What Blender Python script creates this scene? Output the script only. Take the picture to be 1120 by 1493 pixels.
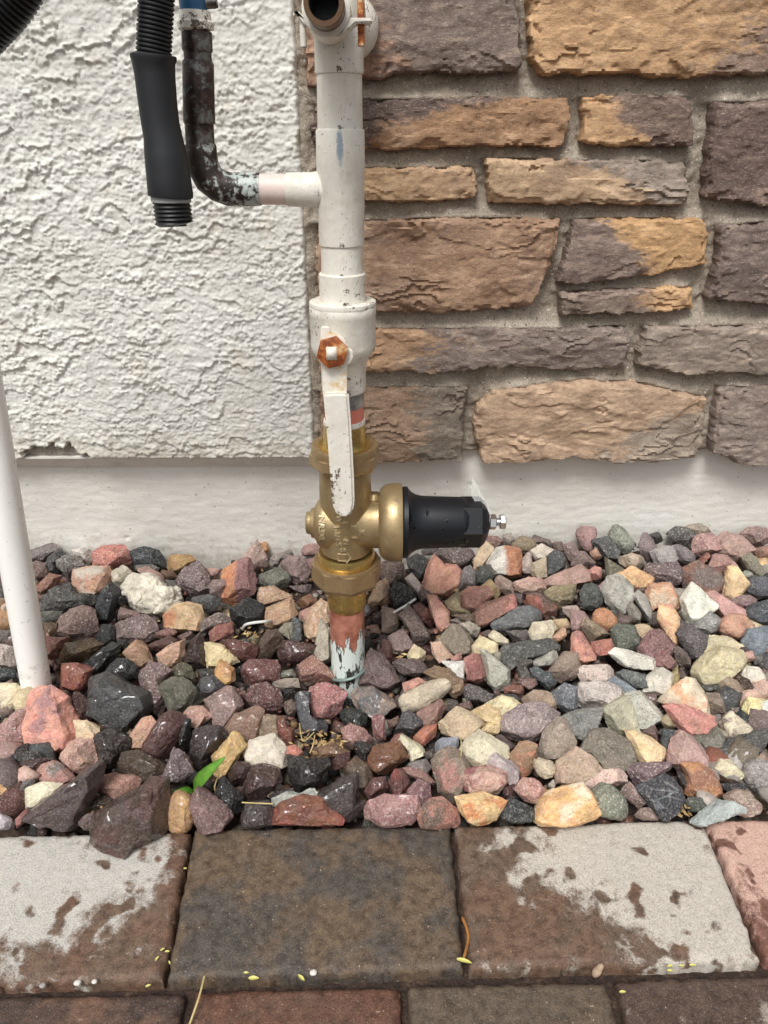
import bpy, bmesh, math, random
import numpy as np
from mathutils import Vector, Matrix, noise as mnoise

# ------------------------------------------------------------------ scene, camera, light
for o in list(bpy.data.objects):
    bpy.data.objects.remove(o)
S = bpy.context.scene
COL = S.collection
random.seed(7)
R = math.radians

CAM = Vector((0.0, 0.0, 0.52))
PITCH, YAW, FPX = R(27.0), R(-0.6), 26 / 36 * 1493
cam_d = bpy.data.cameras.new('camera')
cam_d.sensor_fit = 'VERTICAL'; cam_d.sensor_height = 36; cam_d.lens = 26
cam_d.clip_start = 0.01; cam_d.clip_end = 500
cam = bpy.data.objects.new('camera', cam_d); COL.objects.link(cam)
cam.location = CAM; cam.rotation_euler = (R(90) - PITCH, 0, YAW)
S.camera = cam
CROT = cam.rotation_euler.to_matrix()

SUN_EL, SUN_AZ = 58.0, 200.0          # azimuth measured from +Y clockwise: light from the camera side, a little left
w = bpy.data.worlds.new('World'); S.world = w; w.use_nodes = True
nt = w.node_tree; nt.nodes.clear()
sky = nt.nodes.new('ShaderNodeTexSky'); sky.sky_type = 'NISHITA'; sky.sun_disc = False
sky.sun_elevation = R(SUN_EL); sky.sun_rotation = R(SUN_AZ); sky.dust_density = 4.0; sky.air_density = 1.0
hs = nt.nodes.new('ShaderNodeHueSaturation'); hs.inputs['Saturation'].default_value = 0.22
bg = nt.nodes.new('ShaderNodeBackground'); bg.inputs['Strength'].default_value = 0.085
wo = nt.nodes.new('ShaderNodeOutputWorld')
nt.links.new(sky.outputs[0], hs.inputs['Color']); nt.links.new(hs.outputs[0], bg.inputs['Color']); nt.links.new(bg.outputs[0], wo.inputs['Surface'])
sd_ = bpy.data.lights.new('sun', 'SUN'); sd_.energy = 1.5; sd_.angle = R(20); sd_.color = (1.0, 0.997, 0.985)
sun = bpy.data.objects.new('sun', sd_); COL.objects.link(sun)
az = R(SUN_AZ)
sdir = Vector((math.sin(az) * math.cos(R(SUN_EL)), math.cos(az) * math.cos(R(SUN_EL)), math.sin(R(SUN_EL))))
sun.rotation_euler = (-sdir).to_track_quat('-Z', 'Y').to_euler()
S.view_settings.view_transform = 'Standard'; S.view_settings.look = 'None'
S.view_settings.exposure = 0.70; S.view_settings.gamma = 1.0
S.view_settings.use_curve_mapping = False
S.render.engine = 'CYCLES'

# ------------------------------------------------------------------ measuring helpers
def ray(px, py):
    return (CROT @ Vector(((px - 560) / FPX, -(py - 746.5) / FPX, -1)))
def onY(px, py, Y):
    d = ray(px, py); return CAM + d * ((Y - CAM.y) / d.y)
def onZ(px, py, Z):
    d = ray(px, py); return CAM + d * ((Z - CAM.z) / d.z)
def depth_of(p):
    return -((CROT.transposed() @ (p - CAM)).z)
def lin(c):
    return tuple((((v / 255) / 12.92) if v / 255 <= 0.04045 else (((v / 255) + 0.055) / 1.055) ** 2.4) for v in c)
def lin4(c, a=1.0):
    return lin(c) + (a,)

# ------------------------------------------------------------------ numpy noise
_rs = np.random.RandomState(3)
_perm = np.concatenate([_rs.permutation(256)] * 2)
_ang = _rs.rand(256) * 2 * np.pi
_gx, _gy = np.cos(_ang), np.sin(_ang)
def pn(x, y, seed=0):
    x = np.asarray(x, float) + seed * 17.31; y = np.asarray(y, float) + seed * 9.73
    xi = np.floor(x).astype(int); yi = np.floor(y).astype(int); xf = x - xi; yf = y - yi
    def g(ix, iy, dx, dy):
        h = _perm[(ix + _perm[iy & 255]) & 255]
        return _gx[h] * dx + _gy[h] * dy
    u = xf * xf * xf * (xf * (xf * 6 - 15) + 10); v = yf * yf * yf * (yf * (yf * 6 - 15) + 10)
    a = g(xi, yi, xf, yf); b = g(xi + 1, yi, xf - 1, yf); c = g(xi, yi + 1, xf, yf - 1); d = g(xi + 1, yi + 1, xf - 1, yf - 1)
    return 1.5 * ((a * (1 - u) + b * u) * (1 - v) + (c * (1 - u) + d * u) * v)
def fbm(x, y, o=4, seed=0, gain=0.5):
    s = 0; a = 1.0; f = 1.0
    for i in range(o):
        s = s + a * pn(x * f, y * f, seed + i); a *= gain; f *= 2.03
    return s
def sstep(a, b, x):
    t = np.clip((x - a) / (b - a), 0, 1); return t * t * (3 - 2 * t)

# ------------------------------------------------------------------ object helpers
def link(name, me, mat=None, parent=None, loc=(0, 0, 0)):
    o = bpy.data.objects.new(name, me); COL.objects.link(o)
    if mat is not None and me is not None: me.materials.append(mat)
    o.location = loc
    if parent is not None: o.parent = parent
    return o
def empty(name, loc=(0, 0, 0), parent=None):
    o = bpy.data.objects.new(name, None); COL.objects.link(o); o.location = loc
    o.empty_display_size = 0.02
    if parent is not None: o.parent = parent
    return o
def tag(o, label=None, cat=None, group=None, kind=None):
    if label: o['label'] = label
    if cat: o['category'] = cat
    if group: o['group'] = group
    if kind: o['kind'] = kind
    return o
def mesh_np(name, V, F, smooth=True):
    me = bpy.data.meshes.new(name)
    V = np.asarray(V, np.float32); F = np.asarray(F, np.int32)
    me.vertices.add(len(V)); me.vertices.foreach_set('co', V.ravel())
    n, k = F.shape
    me.loops.add(n * k); me.loops.foreach_set('vertex_index', F.ravel())
    me.polygons.add(n); me.polygons.foreach_set('loop_start', np.arange(0, n * k, k, dtype=np.int32))
    me.polygons.foreach_set('use_smooth', np.full(n, smooth, bool))
    me.update(calc_edges=True); me.validate()
    return me
def mesh_py(name, V, F, smooth=True):
    me = bpy.data.meshes.new(name); me.from_pydata([tuple(v) for v in V], [], F)
    for p in me.polygons: p.use_smooth = smooth
    me.update(); return me
def bm_mesh(name, bm, smooth=False):
    bmesh.ops.recalc_face_normals(bm, faces=bm.faces)
    me = bpy.data.meshes.new(name); bm.to_mesh(me); bm.free()
    for p in me.polygons: p.use_smooth = smooth
    return me
def sharp(me, ang=35):
    try: me.set_sharp_from_angle(angle=R(ang))
    except Exception: pass
    return me

def sdf_poly(P, poly):
    """signed distance, positive inside"""
    poly = np.asarray(poly, float); n = len(poly)
    d2 = np.full(len(P), 1e9); s = np.ones(len(P))
    for i in range(n):
        a = poly[i]; b = poly[i - 1]
        e = b - a; ww = P - a
        t = np.clip((ww @ e) / (e @ e), 0, 1)
        q = ww - t[:, None] * e
        d2 = np.minimum(d2, (q * q).sum(1))
        c1 = P[:, 1] >= a[1]; c2 = P[:, 1] < b[1]; c3 = (e[0] * ww[:, 1] > e[1] * ww[:, 0])
        flip = (c1 & c2 & c3) | (~c1 & ~c2 & ~c3)
        s = np.where(flip, -s, s)
    return -s * np.sqrt(d2)

def slab(name, poly, cell, hfun, back, mapper, mat, parent, edge=lambda u, v: 0, center=None):
    """height-field piece with outline poly in (u,v); mapper(u,v,h)->xyz (N,3)"""
    poly = np.asarray(poly, float)
    u0, v0 = poly.min(0) - 2 * cell; u1, v1 = poly.max(0) + 2 * cell
    us = np.arange(u0, u1 + cell, cell); vs = np.arange(v0, v1 + cell, cell)
    U, Vv = np.meshgrid(us, vs); shp = U.shape
    P = np.stack([U.ravel(), Vv.ravel()], 1)
    sd = (sdf_poly(P, poly) + edge(P[:, 0], P[:, 1])).reshape(shp)
    gv, gu = np.gradient(sd, cell)
    gl = np.sqrt(gu ** 2 + gv ** 2) + 1e-6; gu = gu / gl; gv = gv / gl
    keep = sd > -0.8 * cell
    mv = sd < 0.35 * cell
    U2 = np.where(mv, U - gu * sd, U); V2 = np.where(mv, Vv - gv * sd, Vv)
    sdc = np.where(mv, 0, sd)
    idx = np.arange(U.size).reshape(shp)
    q = np.stack([idx[:-1, :-1], idx[:-1, 1:], idx[1:, 1:], idx[1:, :-1]], -1).reshape(-1, 4)
    kf = keep.ravel(); q = q[kf[q].all(1)]
    used = np.unique(q); remap = -np.ones(U.size, int); remap[used] = np.arange(len(used)); q = remap[q]
    u = U2.ravel()[used]; v = V2.ravel()[used]; s = sdc.ravel()[used]
    h = hfun(u, v, s)
    e = np.concatenate([q[:, [0, 1]], q[:, [1, 2]], q[:, [2, 3]], q[:, [3, 0]]])
    key = np.sort(e, 1); kk = key[:, 0].astype(np.int64) * 10000000 + key[:, 1]
    uq, inv, cnt = np.unique(kk, return_inverse=True, return_counts=True)
    be = e[cnt[inv] == 1]
    bv = np.unique(be); m2 = -np.ones(len(u), int); m2[bv] = np.arange(len(bv)) + len(u)
    uu = np.concatenate([u, u[bv]]); vv = np.concatenate([v, v[bv]]); hh = np.concatenate([h, np.full(len(bv), -back)])
    sk = np.stack([be[:, 1], be[:, 0], m2[be[:, 0]], m2[be[:, 1]]], 1)
    F = np.concatenate([q, sk])
    W = mapper(uu, vv, hh)
    c = W.mean(0) if center is None else np.array(center)
    me = mesh_np(name, W - c, F)
    return link(name, me, mat, parent, tuple(c))

def lathe(name, prof, origin, axis='Z', seg=48, mat=None, parent=None, cap=True, shear=0.0, smooth=True, angle=32, rot=0.0, wob=0.0):
    """prof = [(s, r)] along the axis; shear = sideways drift per unit of s"""
    V, F = [], []
    for i, (s, r) in enumerate(prof):
        for k in range(seg):
            a = 2 * math.pi * k / seg + rot
            rr = r * (1 + wob * mnoise.noise(Vector((math.cos(a) * 2, math.sin(a) * 2, s * 60 + 3))))
            c, d = rr * math.cos(a), rr * math.sin(a)
            if axis == 'Z': V.append((c + shear * s, d, s))
            elif axis == 'X': V.append((s, c, d + shear * s))
            else: V.append((c + shear * s, s, d))
    for i in range(len(prof) - 1):
        for k in range(seg):
            F.append((i * seg + k, i * seg + (k + 1) % seg, (i + 1) * seg + (k + 1) % seg, (i + 1) * seg + k))
    if cap:
        F.append(tuple(range(seg))[::-1]); F.append(tuple(range((len(prof) - 1) * seg, len(prof) * seg)))
    bm = bmesh.new(); vs = [bm.verts.new(v) for v in V]
    for f in F:
        try: bm.faces.new([vs[i] for i in f])
        except ValueError: pass
    me = bm_mesh(name, bm, smooth)
    if smooth: sharp(me, angle)
    return link(name, me, mat, parent, origin)

def tube(name, pts, rad, seg=16, mat=None, parent=None, loc=(0, 0, 0), caps=True, smooth=True):
    """tube along points; rad number or list"""
    pts = [Vector(p) for p in pts]; n = len(pts)
    rads = rad if isinstance(rad, (list, tuple)) else [rad] * n
    T = [(pts[min(i + 1, n - 1)] - pts[max(i - 1, 0)]).normalized() for i in range(n)]
    up = Vector((0, 0, 1)) if abs(T[0].z) < 0.9 else Vector((0, 1, 0))
    N = (up - T[0] * up.dot(T[0])).normalized()
    V, F = [], []
    for i in range(n):
        N = (N - T[i] * N.dot(T[i])).normalized(); B = T[i].cross(N)
        for k in range(seg):
            a = 2 * math.pi * k / seg
            V.append(pts[i] + (N * math.cos(a) + B * math.sin(a)) * rads[i])
    for i in range(n - 1):
        for k in range(seg):
            F.append((i * seg + k, i * seg + (k + 1) % seg, (i + 1) * seg + (k + 1) % seg, (i + 1) * seg + k))
    if caps:
        F.append(tuple(range(seg))[::-1]); F.append(tuple(range((n - 1) * seg, n * seg)))
    bm = bmesh.new(); vs = [bm.verts.new(v) for v in V]
    for f in F: bm.faces.new([vs[i] for i in f])
    me = bm_mesh(name, bm, smooth)
    if smooth: sharp(me, 40)
    return link(name, me, mat, parent, loc)
def smooth_path(pts, k=6):
    pts = [Vector(p) for p in pts]; out = []
    for i in range(len(pts) - 1):
        p0 = pts[max(i - 1, 0)]; p1 = pts[i]; p2 = pts[i + 1]; p3 = pts[min(i + 2, len(pts) - 1)]
        for j in range(k):
            t = j / k
            out.append(0.5 * ((2 * p1) + (p2 - p0) * t + (2 * p0 - 5 * p1 + 4 * p2 - p3) * t * t + (3 * p1 - p0 - 3 * p2 + p3) * t ** 3))
    out.append(pts[-1]); return out

# ------------------------------------------------------------------ node helpers
class NM:
    def __init__(s, name, rough=0.8, metal=0.0, spec=None):
        s.m = bpy.data.materials.new(name); s.m.use_nodes = True
        s.t = s.m.node_tree; s.b = s.t.nodes['Principled BSDF']
        s.b.inputs['Roughness'].default_value = rough; s.b.inputs['Metallic'].default_value = metal
        if spec is not None: s.b.inputs['Specular IOR Level'].default_value = spec
        s.tc = s.n('ShaderNodeTexCoord')
    def n(s, t): return s.t.nodes.new(t)
    def L(s, a, b): s.t.links.new(a, b)
    def put(s, sock, v):
        if hasattr(v, 'is_linked') or isinstance(v, bpy.types.NodeSocket): s.L(v, sock)
        else: sock.default_value = v
    def obj(s): return s.tc.outputs['Object']
    def gen(s): return s.tc.outputs['Generated']
    def mapv(s, v, scale=(1, 1, 1), loc=(0, 0, 0)):
        m = s.n('ShaderNodeMapping'); s.L(v, m.inputs['Vector']); m.inputs['Scale'].default_value = scale; m.inputs['Location'].default_value = loc
        return m.outputs[0]
    def noise(s, v, scale, detail=4, rough=0.55, dist=0.0, lac=2.0):
        t = s.n('ShaderNodeTexNoise'); s.L(v, t.inputs['Vector']); t.inputs['Scale'].default_value = scale
        t.inputs['Detail'].default_value = detail; t.inputs['Roughness'].default_value = rough; t.inputs['Distortion'].default_value = dist
        return t.outputs['Fac']
    def vor(s, v, scale, feature='F1', out='Distance', rnd=1.0):
        t = s.n('ShaderNodeTexVoronoi'); s.L(v, t.inputs['Vector']); t.feature = feature; t.inputs['Scale'].default_value = scale
        t.inputs['Randomness'].default_value = rnd
        return t.outputs[out]
    def ramp(s, f, stops, interp='LINEAR'):
        r = s.n('ShaderNodeValToRGB'); s.L(f, r.inputs[0]); e = r.color_ramp; e.interpolation = interp
        while len(e.elements) < len(stops): e.elements.new(0.5)
        for el, (p, c) in zip(e.elements, stops):
            el.position = p; el.color = c if isinstance(c, tuple) and len(c) == 4 else ((c, c, c, 1) if not isinstance(c, tuple) else c + (1,))
        return r.outputs[0]
    def mix(s, f, a, b, mode='MIX'):
        m = s.n('ShaderNodeMix'); m.data_type = 'RGBA'; m.blend_type = mode; m.clamp_factor = True
        s.put(m.inputs[0], f)
        for i, v in ((6, a), (7, b)):
            if isinstance(v, tuple) and len(v) == 3: v = v + (1,)
            s.put(m.inputs[i], v)
        return m.outputs[2]
    def math(s, op, a, b=0.0, clamp=False):
        m = s.n('ShaderNodeMath'); m.operation = op; m.use_clamp = clamp; s.put(m.inputs[0], a); s.put(m.inputs[1], b); return m.outputs[0]
    def mr(s, v, a, b, c=0.0, d=1.0, smooth=False):
        m = s.n('ShaderNodeMapRange'); m.interpolation_type = 'SMOOTHSTEP' if smooth else 'LINEAR'
        s.put(m.inputs['Value'], v); s.put(m.inputs['From Min'], a); s.put(m.inputs['From Max'], b); s.put(m.inputs['To Min'], c); s.put(m.inputs['To Max'], d)
        return m.outputs['Result']
    def sep(s, v):
        x = s.n('ShaderNodeSeparateXYZ'); s.L(v, x.inputs[0]); return x.outputs
    def attr(s, name, typ='OBJECT'):
        a = s.n('ShaderNodeAttribute'); a.attribute_name = name; a.attribute_type = typ; return a
    def bump(s, h, strength=0.5, dist=0.001, prev=None):
        b = s.n('ShaderNodeBump'); s.L(h, b.inputs['Height']); b.inputs['Strength'].default_value = strength; b.inputs['Distance'].default_value = dist
        if prev is not None: s.L(prev, b.inputs['Normal'])
        return b.outputs[0]
    def fin(s, col=None, rough=None, normal=None, metal=None, **kw):
        if col is not None: s.put(s.b.inputs['Base Color'], col if not (isinstance(col, tuple) and len(col) == 3) else col + (1,))
        if rough is not None: s.put(s.b.inputs['Roughness'], rough)
        if metal is not None: s.put(s.b.inputs['Metallic'], metal)
        if normal is not None: s.L(normal, s.b.inputs['Normal'])
        return s.m
    def ell(s, v, c, r):
        """squared elliptical distance field from centre c with radii r"""
        m = s.n('ShaderNodeVectorMath'); m.operation = 'SUBTRACT'; s.L(v, m.inputs[0]); m.inputs[1].default_value = c
        d = s.n('ShaderNodeVectorMath'); d.operation = 'DIVIDE'; s.L(m.outputs[0], d.inputs[0]); d.inputs[1].default_value = r
        l = s.n('ShaderNodeVectorMath'); l.operation = 'LENGTH'; s.L(d.outputs[0], l.inputs[0]); return l.outputs['Value']

# ------------------------------------------------------------------ materials of the setting
def mat_stucco():
    m = NM('painted stucco', 0.85, spec=0.3); v = m.obj()
    n1 = m.noise(v, 9, 5); n2 = m.noise(v, 900, 3, 0.6); n3 = m.noise(v, 260, 4, 0.6)
    c = m.mix(m.mr(n1, 0.35, 0.7), lin((226, 222, 213)), lin((237, 235, 229)))
    dirt = m.mr(m.noise(v, 330, 2), 0.70, 0.76)
    c = m.mix(m.math('MULTIPLY', dirt, 0.55), c, lin((120, 112, 100)))
    warm = m.mr(m.noise(v, 24, 4, 0.65), 0.60, 0.75)
    c = m.mix(m.math('MULTIPLY', warm, 0.5), c, lin((206, 190, 158)))
    b = m.bump(n2, 0.35, 0.0008); b = m.bump(n3, 0.4, 0.0015, b)
    return m.fin(c, None, b)
def mat_plinth():
    m = NM('painted plinth', 0.7, spec=0.35); v = m.obj()
    st = m.noise(m.mapv(v, (30, 30, 260)), 1, 4); n1 = m.noise(v, 7, 4); pit = m.vor(v, 95)
    c = m.mix(m.mr(n1, 0.3, 0.75), lin((216, 212, 202)), lin((228, 225, 217)))
    sp = m.mr(m.noise(v, 190, 3, 0.65), 0.66, 0.70)
    c = m.mix(m.math('MULTIPLY', sp, 0.7), c, lin((96, 84, 70)))
    pass
    mud = m.math('ADD', m.mr(m.sep(v)[2], 0.03, 0.12, 0.30, 0.0), m.noise(v, 70, 5, 0.75)); c = m.mix(m.math('MULTIPLY', m.mr(mud, 0.70, 0.90), 0.4), c, lin((150, 130, 106)))
    grime = m.mr(m.noise(v, 18, 5, 0.7), 0.58, 0.8)
    c = m.mix(m.math('MULTIPLY', grime, 0.12), c, lin((168, 156, 136)))
    b = m.bump(st, 0.16, 0.0012); b = m.bump(m.noise(v, 420, 3), 0.4, 0.001, b); b = m.bump(m.noise(v, 120, 4, 0.7), 0.3, 0.002, b)
    return m.fin(c, None, b)
def mat_mortar():
    m = NM('sandy mortar', 0.95, spec=0.2); v = m.obj()
    n1 = m.noise(v, 22, 5, 0.6); n2 = m.noise(v, 700, 3, 0.7)
    c = m.ramp(n1, [(0.3, lin((166, 152, 135))), (0.55, lin((190, 177, 160))), (0.75, lin((208, 196, 180)))])
    c = m.mix(m.mr(n2, 0.35, 0.7), m.mix(0.5, c, lin((82, 76, 68)), 'MULTIPLY'), c)
    c = m.mix(m.mr(m.noise(v, 480, 2), 0.66, 0.70), c, lin((232, 226, 214)))
    c = m.mix(m.math('MULTIPLY', m.mr(m.noise(v, 260, 2, 0.7), 0.36, 0.30), 0.8), c, lin((70, 62, 54)))
    b = m.bump(n2, 0.6, 0.0018); b = m.bump(m.noise(v, 150, 4), 0.5, 0.004, b)
    return m.fin(c, None, b)
def mat_veneer():
    """cast stone: first pigment = object colour, second = property 'tone', seam at 'split' across the stone"""
    m = NM('veneer stone', 0.88, spec=0.25); v = m.obj()
    oi = m.n('ShaderNodeObjectInfo'); A = oi.outputs['Color']; B = m.attr('tone').outputs['Color']
    sp = m.attr('split').outputs['Fac']; sl = m.attr('slant').outputs['Fac']
    g = m.sep(m.gen())
    off = m.n('ShaderNodeVectorMath'); off.operation = 'ADD'; m.L(v, off.inputs[0]); m.L(oi.outputs['Random'], off.inputs[1]); v = off.outputs[0]
    big = m.noise(m.mapv(v, (10, 10, 26)), 1, 5, 0.6); mid = m.noise(m.mapv(v, (40, 40, 95)), 1, 6, 0.65); fine = m.noise(v, 800, 3, 0.7)
    t = m.math('ADD', g[0], m.math('MULTIPLY', m.math('SUBTRACT', big, 0.5), 0.75))
    t = m.math('ADD', t, m.math('MULTIPLY', m.math('SUBTRACT', g[2], 0.5), sl))
    t = m.math('ADD', t, m.math('MULTIPLY', m.math('SUBTRACT', m.noise(m.mapv(v, (55, 55, 150)), 1, 6, 0.75), 0.5), 0.7))
    t = m.mr(m.math('SUBTRACT', t, sp), -0.075, 0.075, smooth=True)
    c = m.mix(t, A, B)
    c = m.mix(m.mr(mid, 0.35, 0.62), m.mix(0.6, c, lin((150, 138, 132)), 'MULTIPLY'), c)
    c = m.mix(m.math('MULTIPLY', m.mr(mid, 0.56, 0.75), 0.45), c, lin((206, 180, 150)))
    c = m.mix(m.math('MULTIPLY', m.mr(m.noise(v, 14, 4, 0.6), 0.55, 0.72), 0.4), c, lin((146, 124, 112)))
    fl = m.mr(fine, 0.62, 0.70)
    c = m.mix(m.math('MULTIPLY', fl, 0.5), c, lin((236, 218, 196)))
    scr = m.mr(m.noise(m.mapv(v, (260, 260, 900)), 1, 4, 0.7, 0.5), 0.56, 0.66); c = m.mix(m.math('MULTIPLY', scr, 0.35), c, lin((232, 212, 190)))
    scd = m.mr(m.noise(m.mapv(v, (200, 200, 700)), 1, 4, 0.75, 0.5), 0.44, 0.34); c = m.mix(m.math('MULTIPLY', scd, 0.45), c, lin((74, 56, 50)))
    dk = m.mr(fine, 0.40, 0.33)
    c = m.mix(m.math('MULTIPLY', dk, 0.45), c, lin((62, 46, 42)))
    b = m.bump(fine, 0.5, 0.0014); b = m.bump(mid, 0.18, 0.002, b)
    b = m.bump(m.noise(m.mapv(v, (160, 160, 330)), 1, 4, 0.75), 0.55, 0.002, b)
    return m.fin(c, None, b)

def mat_paver(name, c1, c2, bias, dry=None, dries=()):
    """c1/c2 wet pigments; dries = [(cx,cy,rx,ry)] patches that have dried pale, in the paver's own metres"""
    m = NM(name, 0.55, spec=0.4); v = m.obj()
    big = m.noise(v, 20, 5, 0.6, 0.3); sand = m.noise(v, 900, 3, 0.75); mid = m.noise(v, 130, 5, 0.65)
    c = m.mix(m.mr(m.math('ADD', big, bias), 0.42, 0.58, smooth=True), c1, c2)
    c = m.mix(m.mr(mid, 0.3, 0.6), m.mix(0.75, c, lin((120, 112, 108)), 'MULTIPLY'), c)
    c = m.mix(m.math('MULTIPLY', m.mr(sand, 0.55, 0.68), 0.35), c, lin((178, 150, 118)))
    c = m.mix(m.mr(m.noise(v, 520, 1), 0.77, 0.785), c, lin((190, 172, 146)))
    c = m.mix(m.math('MULTIPLY', m.mr(sand, 0.44, 0.34), 0.6), c, lin((26, 22, 20)))
    rough = m.mr(mid, 0.3, 0.7, 0.42, 0.62)
    h = sand
    if dries:
        f = None
        for d in dries:
            e = m.mr(m.ell(v, (d[0], d[1], 0), (d[2], d[3], 1)), 0.35, 1.25, 1.0, 0.0)
            f = e if f is None else m.math('MAXIMUM', f, e)
        nz = m.noise(v, 40, 3, 0.5, 0.3); n2 = m.noise(v, 330, 4, 0.7); n3_ = m.noise(v, 95, 3, 0.6)
        f = m.math('ADD', f, m.math('MULTIPLY', m.math('SUBTRACT', nz, 0.5), 1.9)); f = m.math('ADD', f, m.math('MULTIPLY', m.math('SUBTRACT', n3_, 0.5), 1.0))
        f = m.math('SUBTRACT', f, m.math('MULTIPLY', m.mr(m.noise(v, 48, 2, 0.45), 0.55, 0.68), 0.95))
        f = m.math('ADD', f, m.math('MULTIPLY', m.math('SUBTRACT', sand, 0.5), 0.4))
        f = m.math('ADD', f, m.math('MULTIPLY', m.math('SUBTRACT', n2, 0.5), 0.22))
        mask = m.math('MULTIPLY', m.mr(f, 0.18, 0.66, smooth=True), m.mr(mid, 0.25, 0.65, 0.80, 1.0))
        dc = m.mix(m.mr(sand, 0.36, 0.60), m.mix(0.6, dry, lin((160, 152, 142)), 'MULTIPLY'), dry)
        dc = m.mix(m.math('MULTIPLY', m.mr(sand, 0.38, 0.31), 0.5), dc, lin((96, 86, 78)))
        dc = m.mix(m.math('MULTIPLY', m.mr(mid, 0.52, 0.72), 0.35), dc, lin((186, 168, 150)))
        c = m.mix(mask, c, dc); rough = m.mr(mask, 0, 1, rough, 0.93)
    b = m.bump(sand, 0.5, 0.0014); b = m.bump(mid, 0.5, 0.002, b)
    return m.fin(c, rough, b)

M_STUCCO, M_PLINTH, M_MORTAR, M_VENEER = mat_stucco(), mat_plinth(), mat_mortar(), mat_veneer()
def mat_soil():
    m = NM('damp soil', 0.8, spec=0.3); v = m.obj()
    c = m.ramp(m.noise(v, 160, 5, 0.65), [(0.3, lin((36, 28, 24))), (0.55, lin((64, 50, 42))), (0.75, lin((98, 80, 66)))])
    return m.fin(c, None, m.bump(m.noise(v, 400, 4), 0.8, 0.003))
M_SOIL = mat_soil()

# ------------------------------------------------------------------ ground
WALL_Y, PLINTH_Y, MORTAR_Y, STONE_Y = 0.80, 0.826, 0.816, 0.797
def gz(x, y):
    """top of the gravel heap"""
    t = min(max((y - 0.44) / 0.38, 0), 1)
    z = 0.004 + t * (0.042 + 0.026 * min(max((x - 0.02) / 0.22, 0), 1))
    z -= 0.022 * math.exp(-(((x + 0.035) / 0.07) ** 2 + ((y - 0.60) / 0.07) ** 2))
    return z
me = mesh_py('ground', [(-60, -60, -0.075), (60, -60, -0.075), (60, 60, -0.075), (-60, 60, -0.075)], [(0, 1, 2, 3)])
tag(link('ground', me, M_SOIL), kind='structure')
# soil under the gravel, following the heap a few centimetres down
n = 90
xs = np.linspace(-0.85, 0.85, n * 2); ys = np.linspace(0.40, 0.84, n)
X, Y = np.meshgrid(xs, ys)
Z = np.vectorize(gz)(X, Y) - 0.030 + 0.006 * fbm(X / 0.03, Y / 0.03, 4, 5)
Z = np.where(Y < 0.45, np.minimum(Z, -0.045), Z)
idx = np.arange(X.size).reshape(X.shape)
F = np.stack([idx[:-1, :-1], idx[:-1, 1:], idx[1:, 1:], idx[1:, :-1]], -1).reshape(-1, 4)
tag(link('soil', mesh_np('soil', np.stack([X, Y, Z], -1).reshape(-1, 3), F), M_SOIL), kind='structure')

# ------------------------------------------------------------------ pavers
pav = empty('pavement', (0, 0.3, -0.06)); tag(pav, kind='structure')
def W2(px, py):
    p = onZ(px, py, 0.0); return np.array([p.x, p.y])
def paver(poly, mat, seed, dz=0.0, label=None):
    poly = np.array(poly); c = poly.mean(0)
    def hf(u, v, s):
        r = 0.0055 + 0.0015 * pn(u / 0.02, v / 0.02, seed)
        k = np.clip(s / r, 0, 1); e = -r * (1 - np.sqrt(np.clip(1 - (1 - k) ** 2, 0, 1)))
        return e * 0.85 + 0.0006 * fbm(u / 0.05, v / 0.05, 3, seed) + 0.00045 * fbm(u / 0.006, v / 0.006, 3, seed + 4) + dz
    def mp(u, v, h): return np.stack([u, v, h], 1)
    ed = lambda u, v: 0.0011 * fbm(u / 0.012, v / 0.012, 3, seed + 9)
    o = slab('paver', poly - 0, 0.002, hf, 0.055, mp, mat, None, ed, center=(c[0], c[1], 0.0))
    o.parent = pav; o.matrix_parent_inverse = Matrix.Translation(-Vector(pav.location))
    if label: o['label'] = label
    return o
a0, a1, a2, a3, a4, a5 = W2(-112, 1219), W2(278, 1210), W2(284, 1208), W2(656, 1203), W2(663, 1203), W2(1024, 1194)
b0, b1, b2, b3, b4, b5 = W2(-235, 1438), W2(237, 1427), W2(243, 1427), W2(677, 1412), W2(685, 1411), W2(1110, 1400)
a6, b6 = W2(1032, 1194), W2(1119, 1397)
ex = (a3 - a2) / np.linalg.norm(a3 - a2); eyv = np.array([ex[1], -ex[0]])      # along the row, and towards the camera
RUST, CHAR, BRN = lin((114, 86, 70)), lin((74, 70, 66)), lin((100, 86, 72))
PALE = lin((204, 200, 192))
paver([a0, a1, b1, b0], mat_paver('paver rust, drying', RUST, lin((112, 92, 76)), 0.0, PALE, [(-0.03, 0.02, 0.10, 0.085), (0.04, 0.03, 0.06, 0.045)]), 1, 0.0, 'rust paver with a pale dried patch')
paver([a2, a3, b3, b2], mat_paver('paver charcoal', lin((84, 78, 72)), lin((108, 90, 72)), 0.0), 2, 0.001, 'damp charcoal paver')
paver([a4, a5, b5, b4], mat_paver('paver brown, drying', lin((116, 90, 73)), lin((110, 92, 78)), 0.0, lin((206, 199, 187)), [(0.035, 0.033, 0.105, 0.066), (0.072, -0.012, 0.075, 0.072)]), 3, 0.0005, 'brown paver with a large pale dried patch')
a7 = a6 + ex * 0.225; b7 = b6 + ex * 0.225
paver([a6, a7, b7, b6], mat_paver('paver pink', lin((132, 92, 78)), lin((124, 86, 74)), 0.0, lin((218, 180, 164)), [(0.0, 0.03, 0.16, 0.09)]), 4, 0.0, 'pink paver, mostly dry')
an1 = a0 - ex * 0.006; bn1 = b0 - ex * 0.006
paver([an1 - ex * 0.225, an1, bn1, bn1 - ex * 0.225], mat_paver('paver dark', CHAR, RUST, 0.0), 11)
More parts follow.
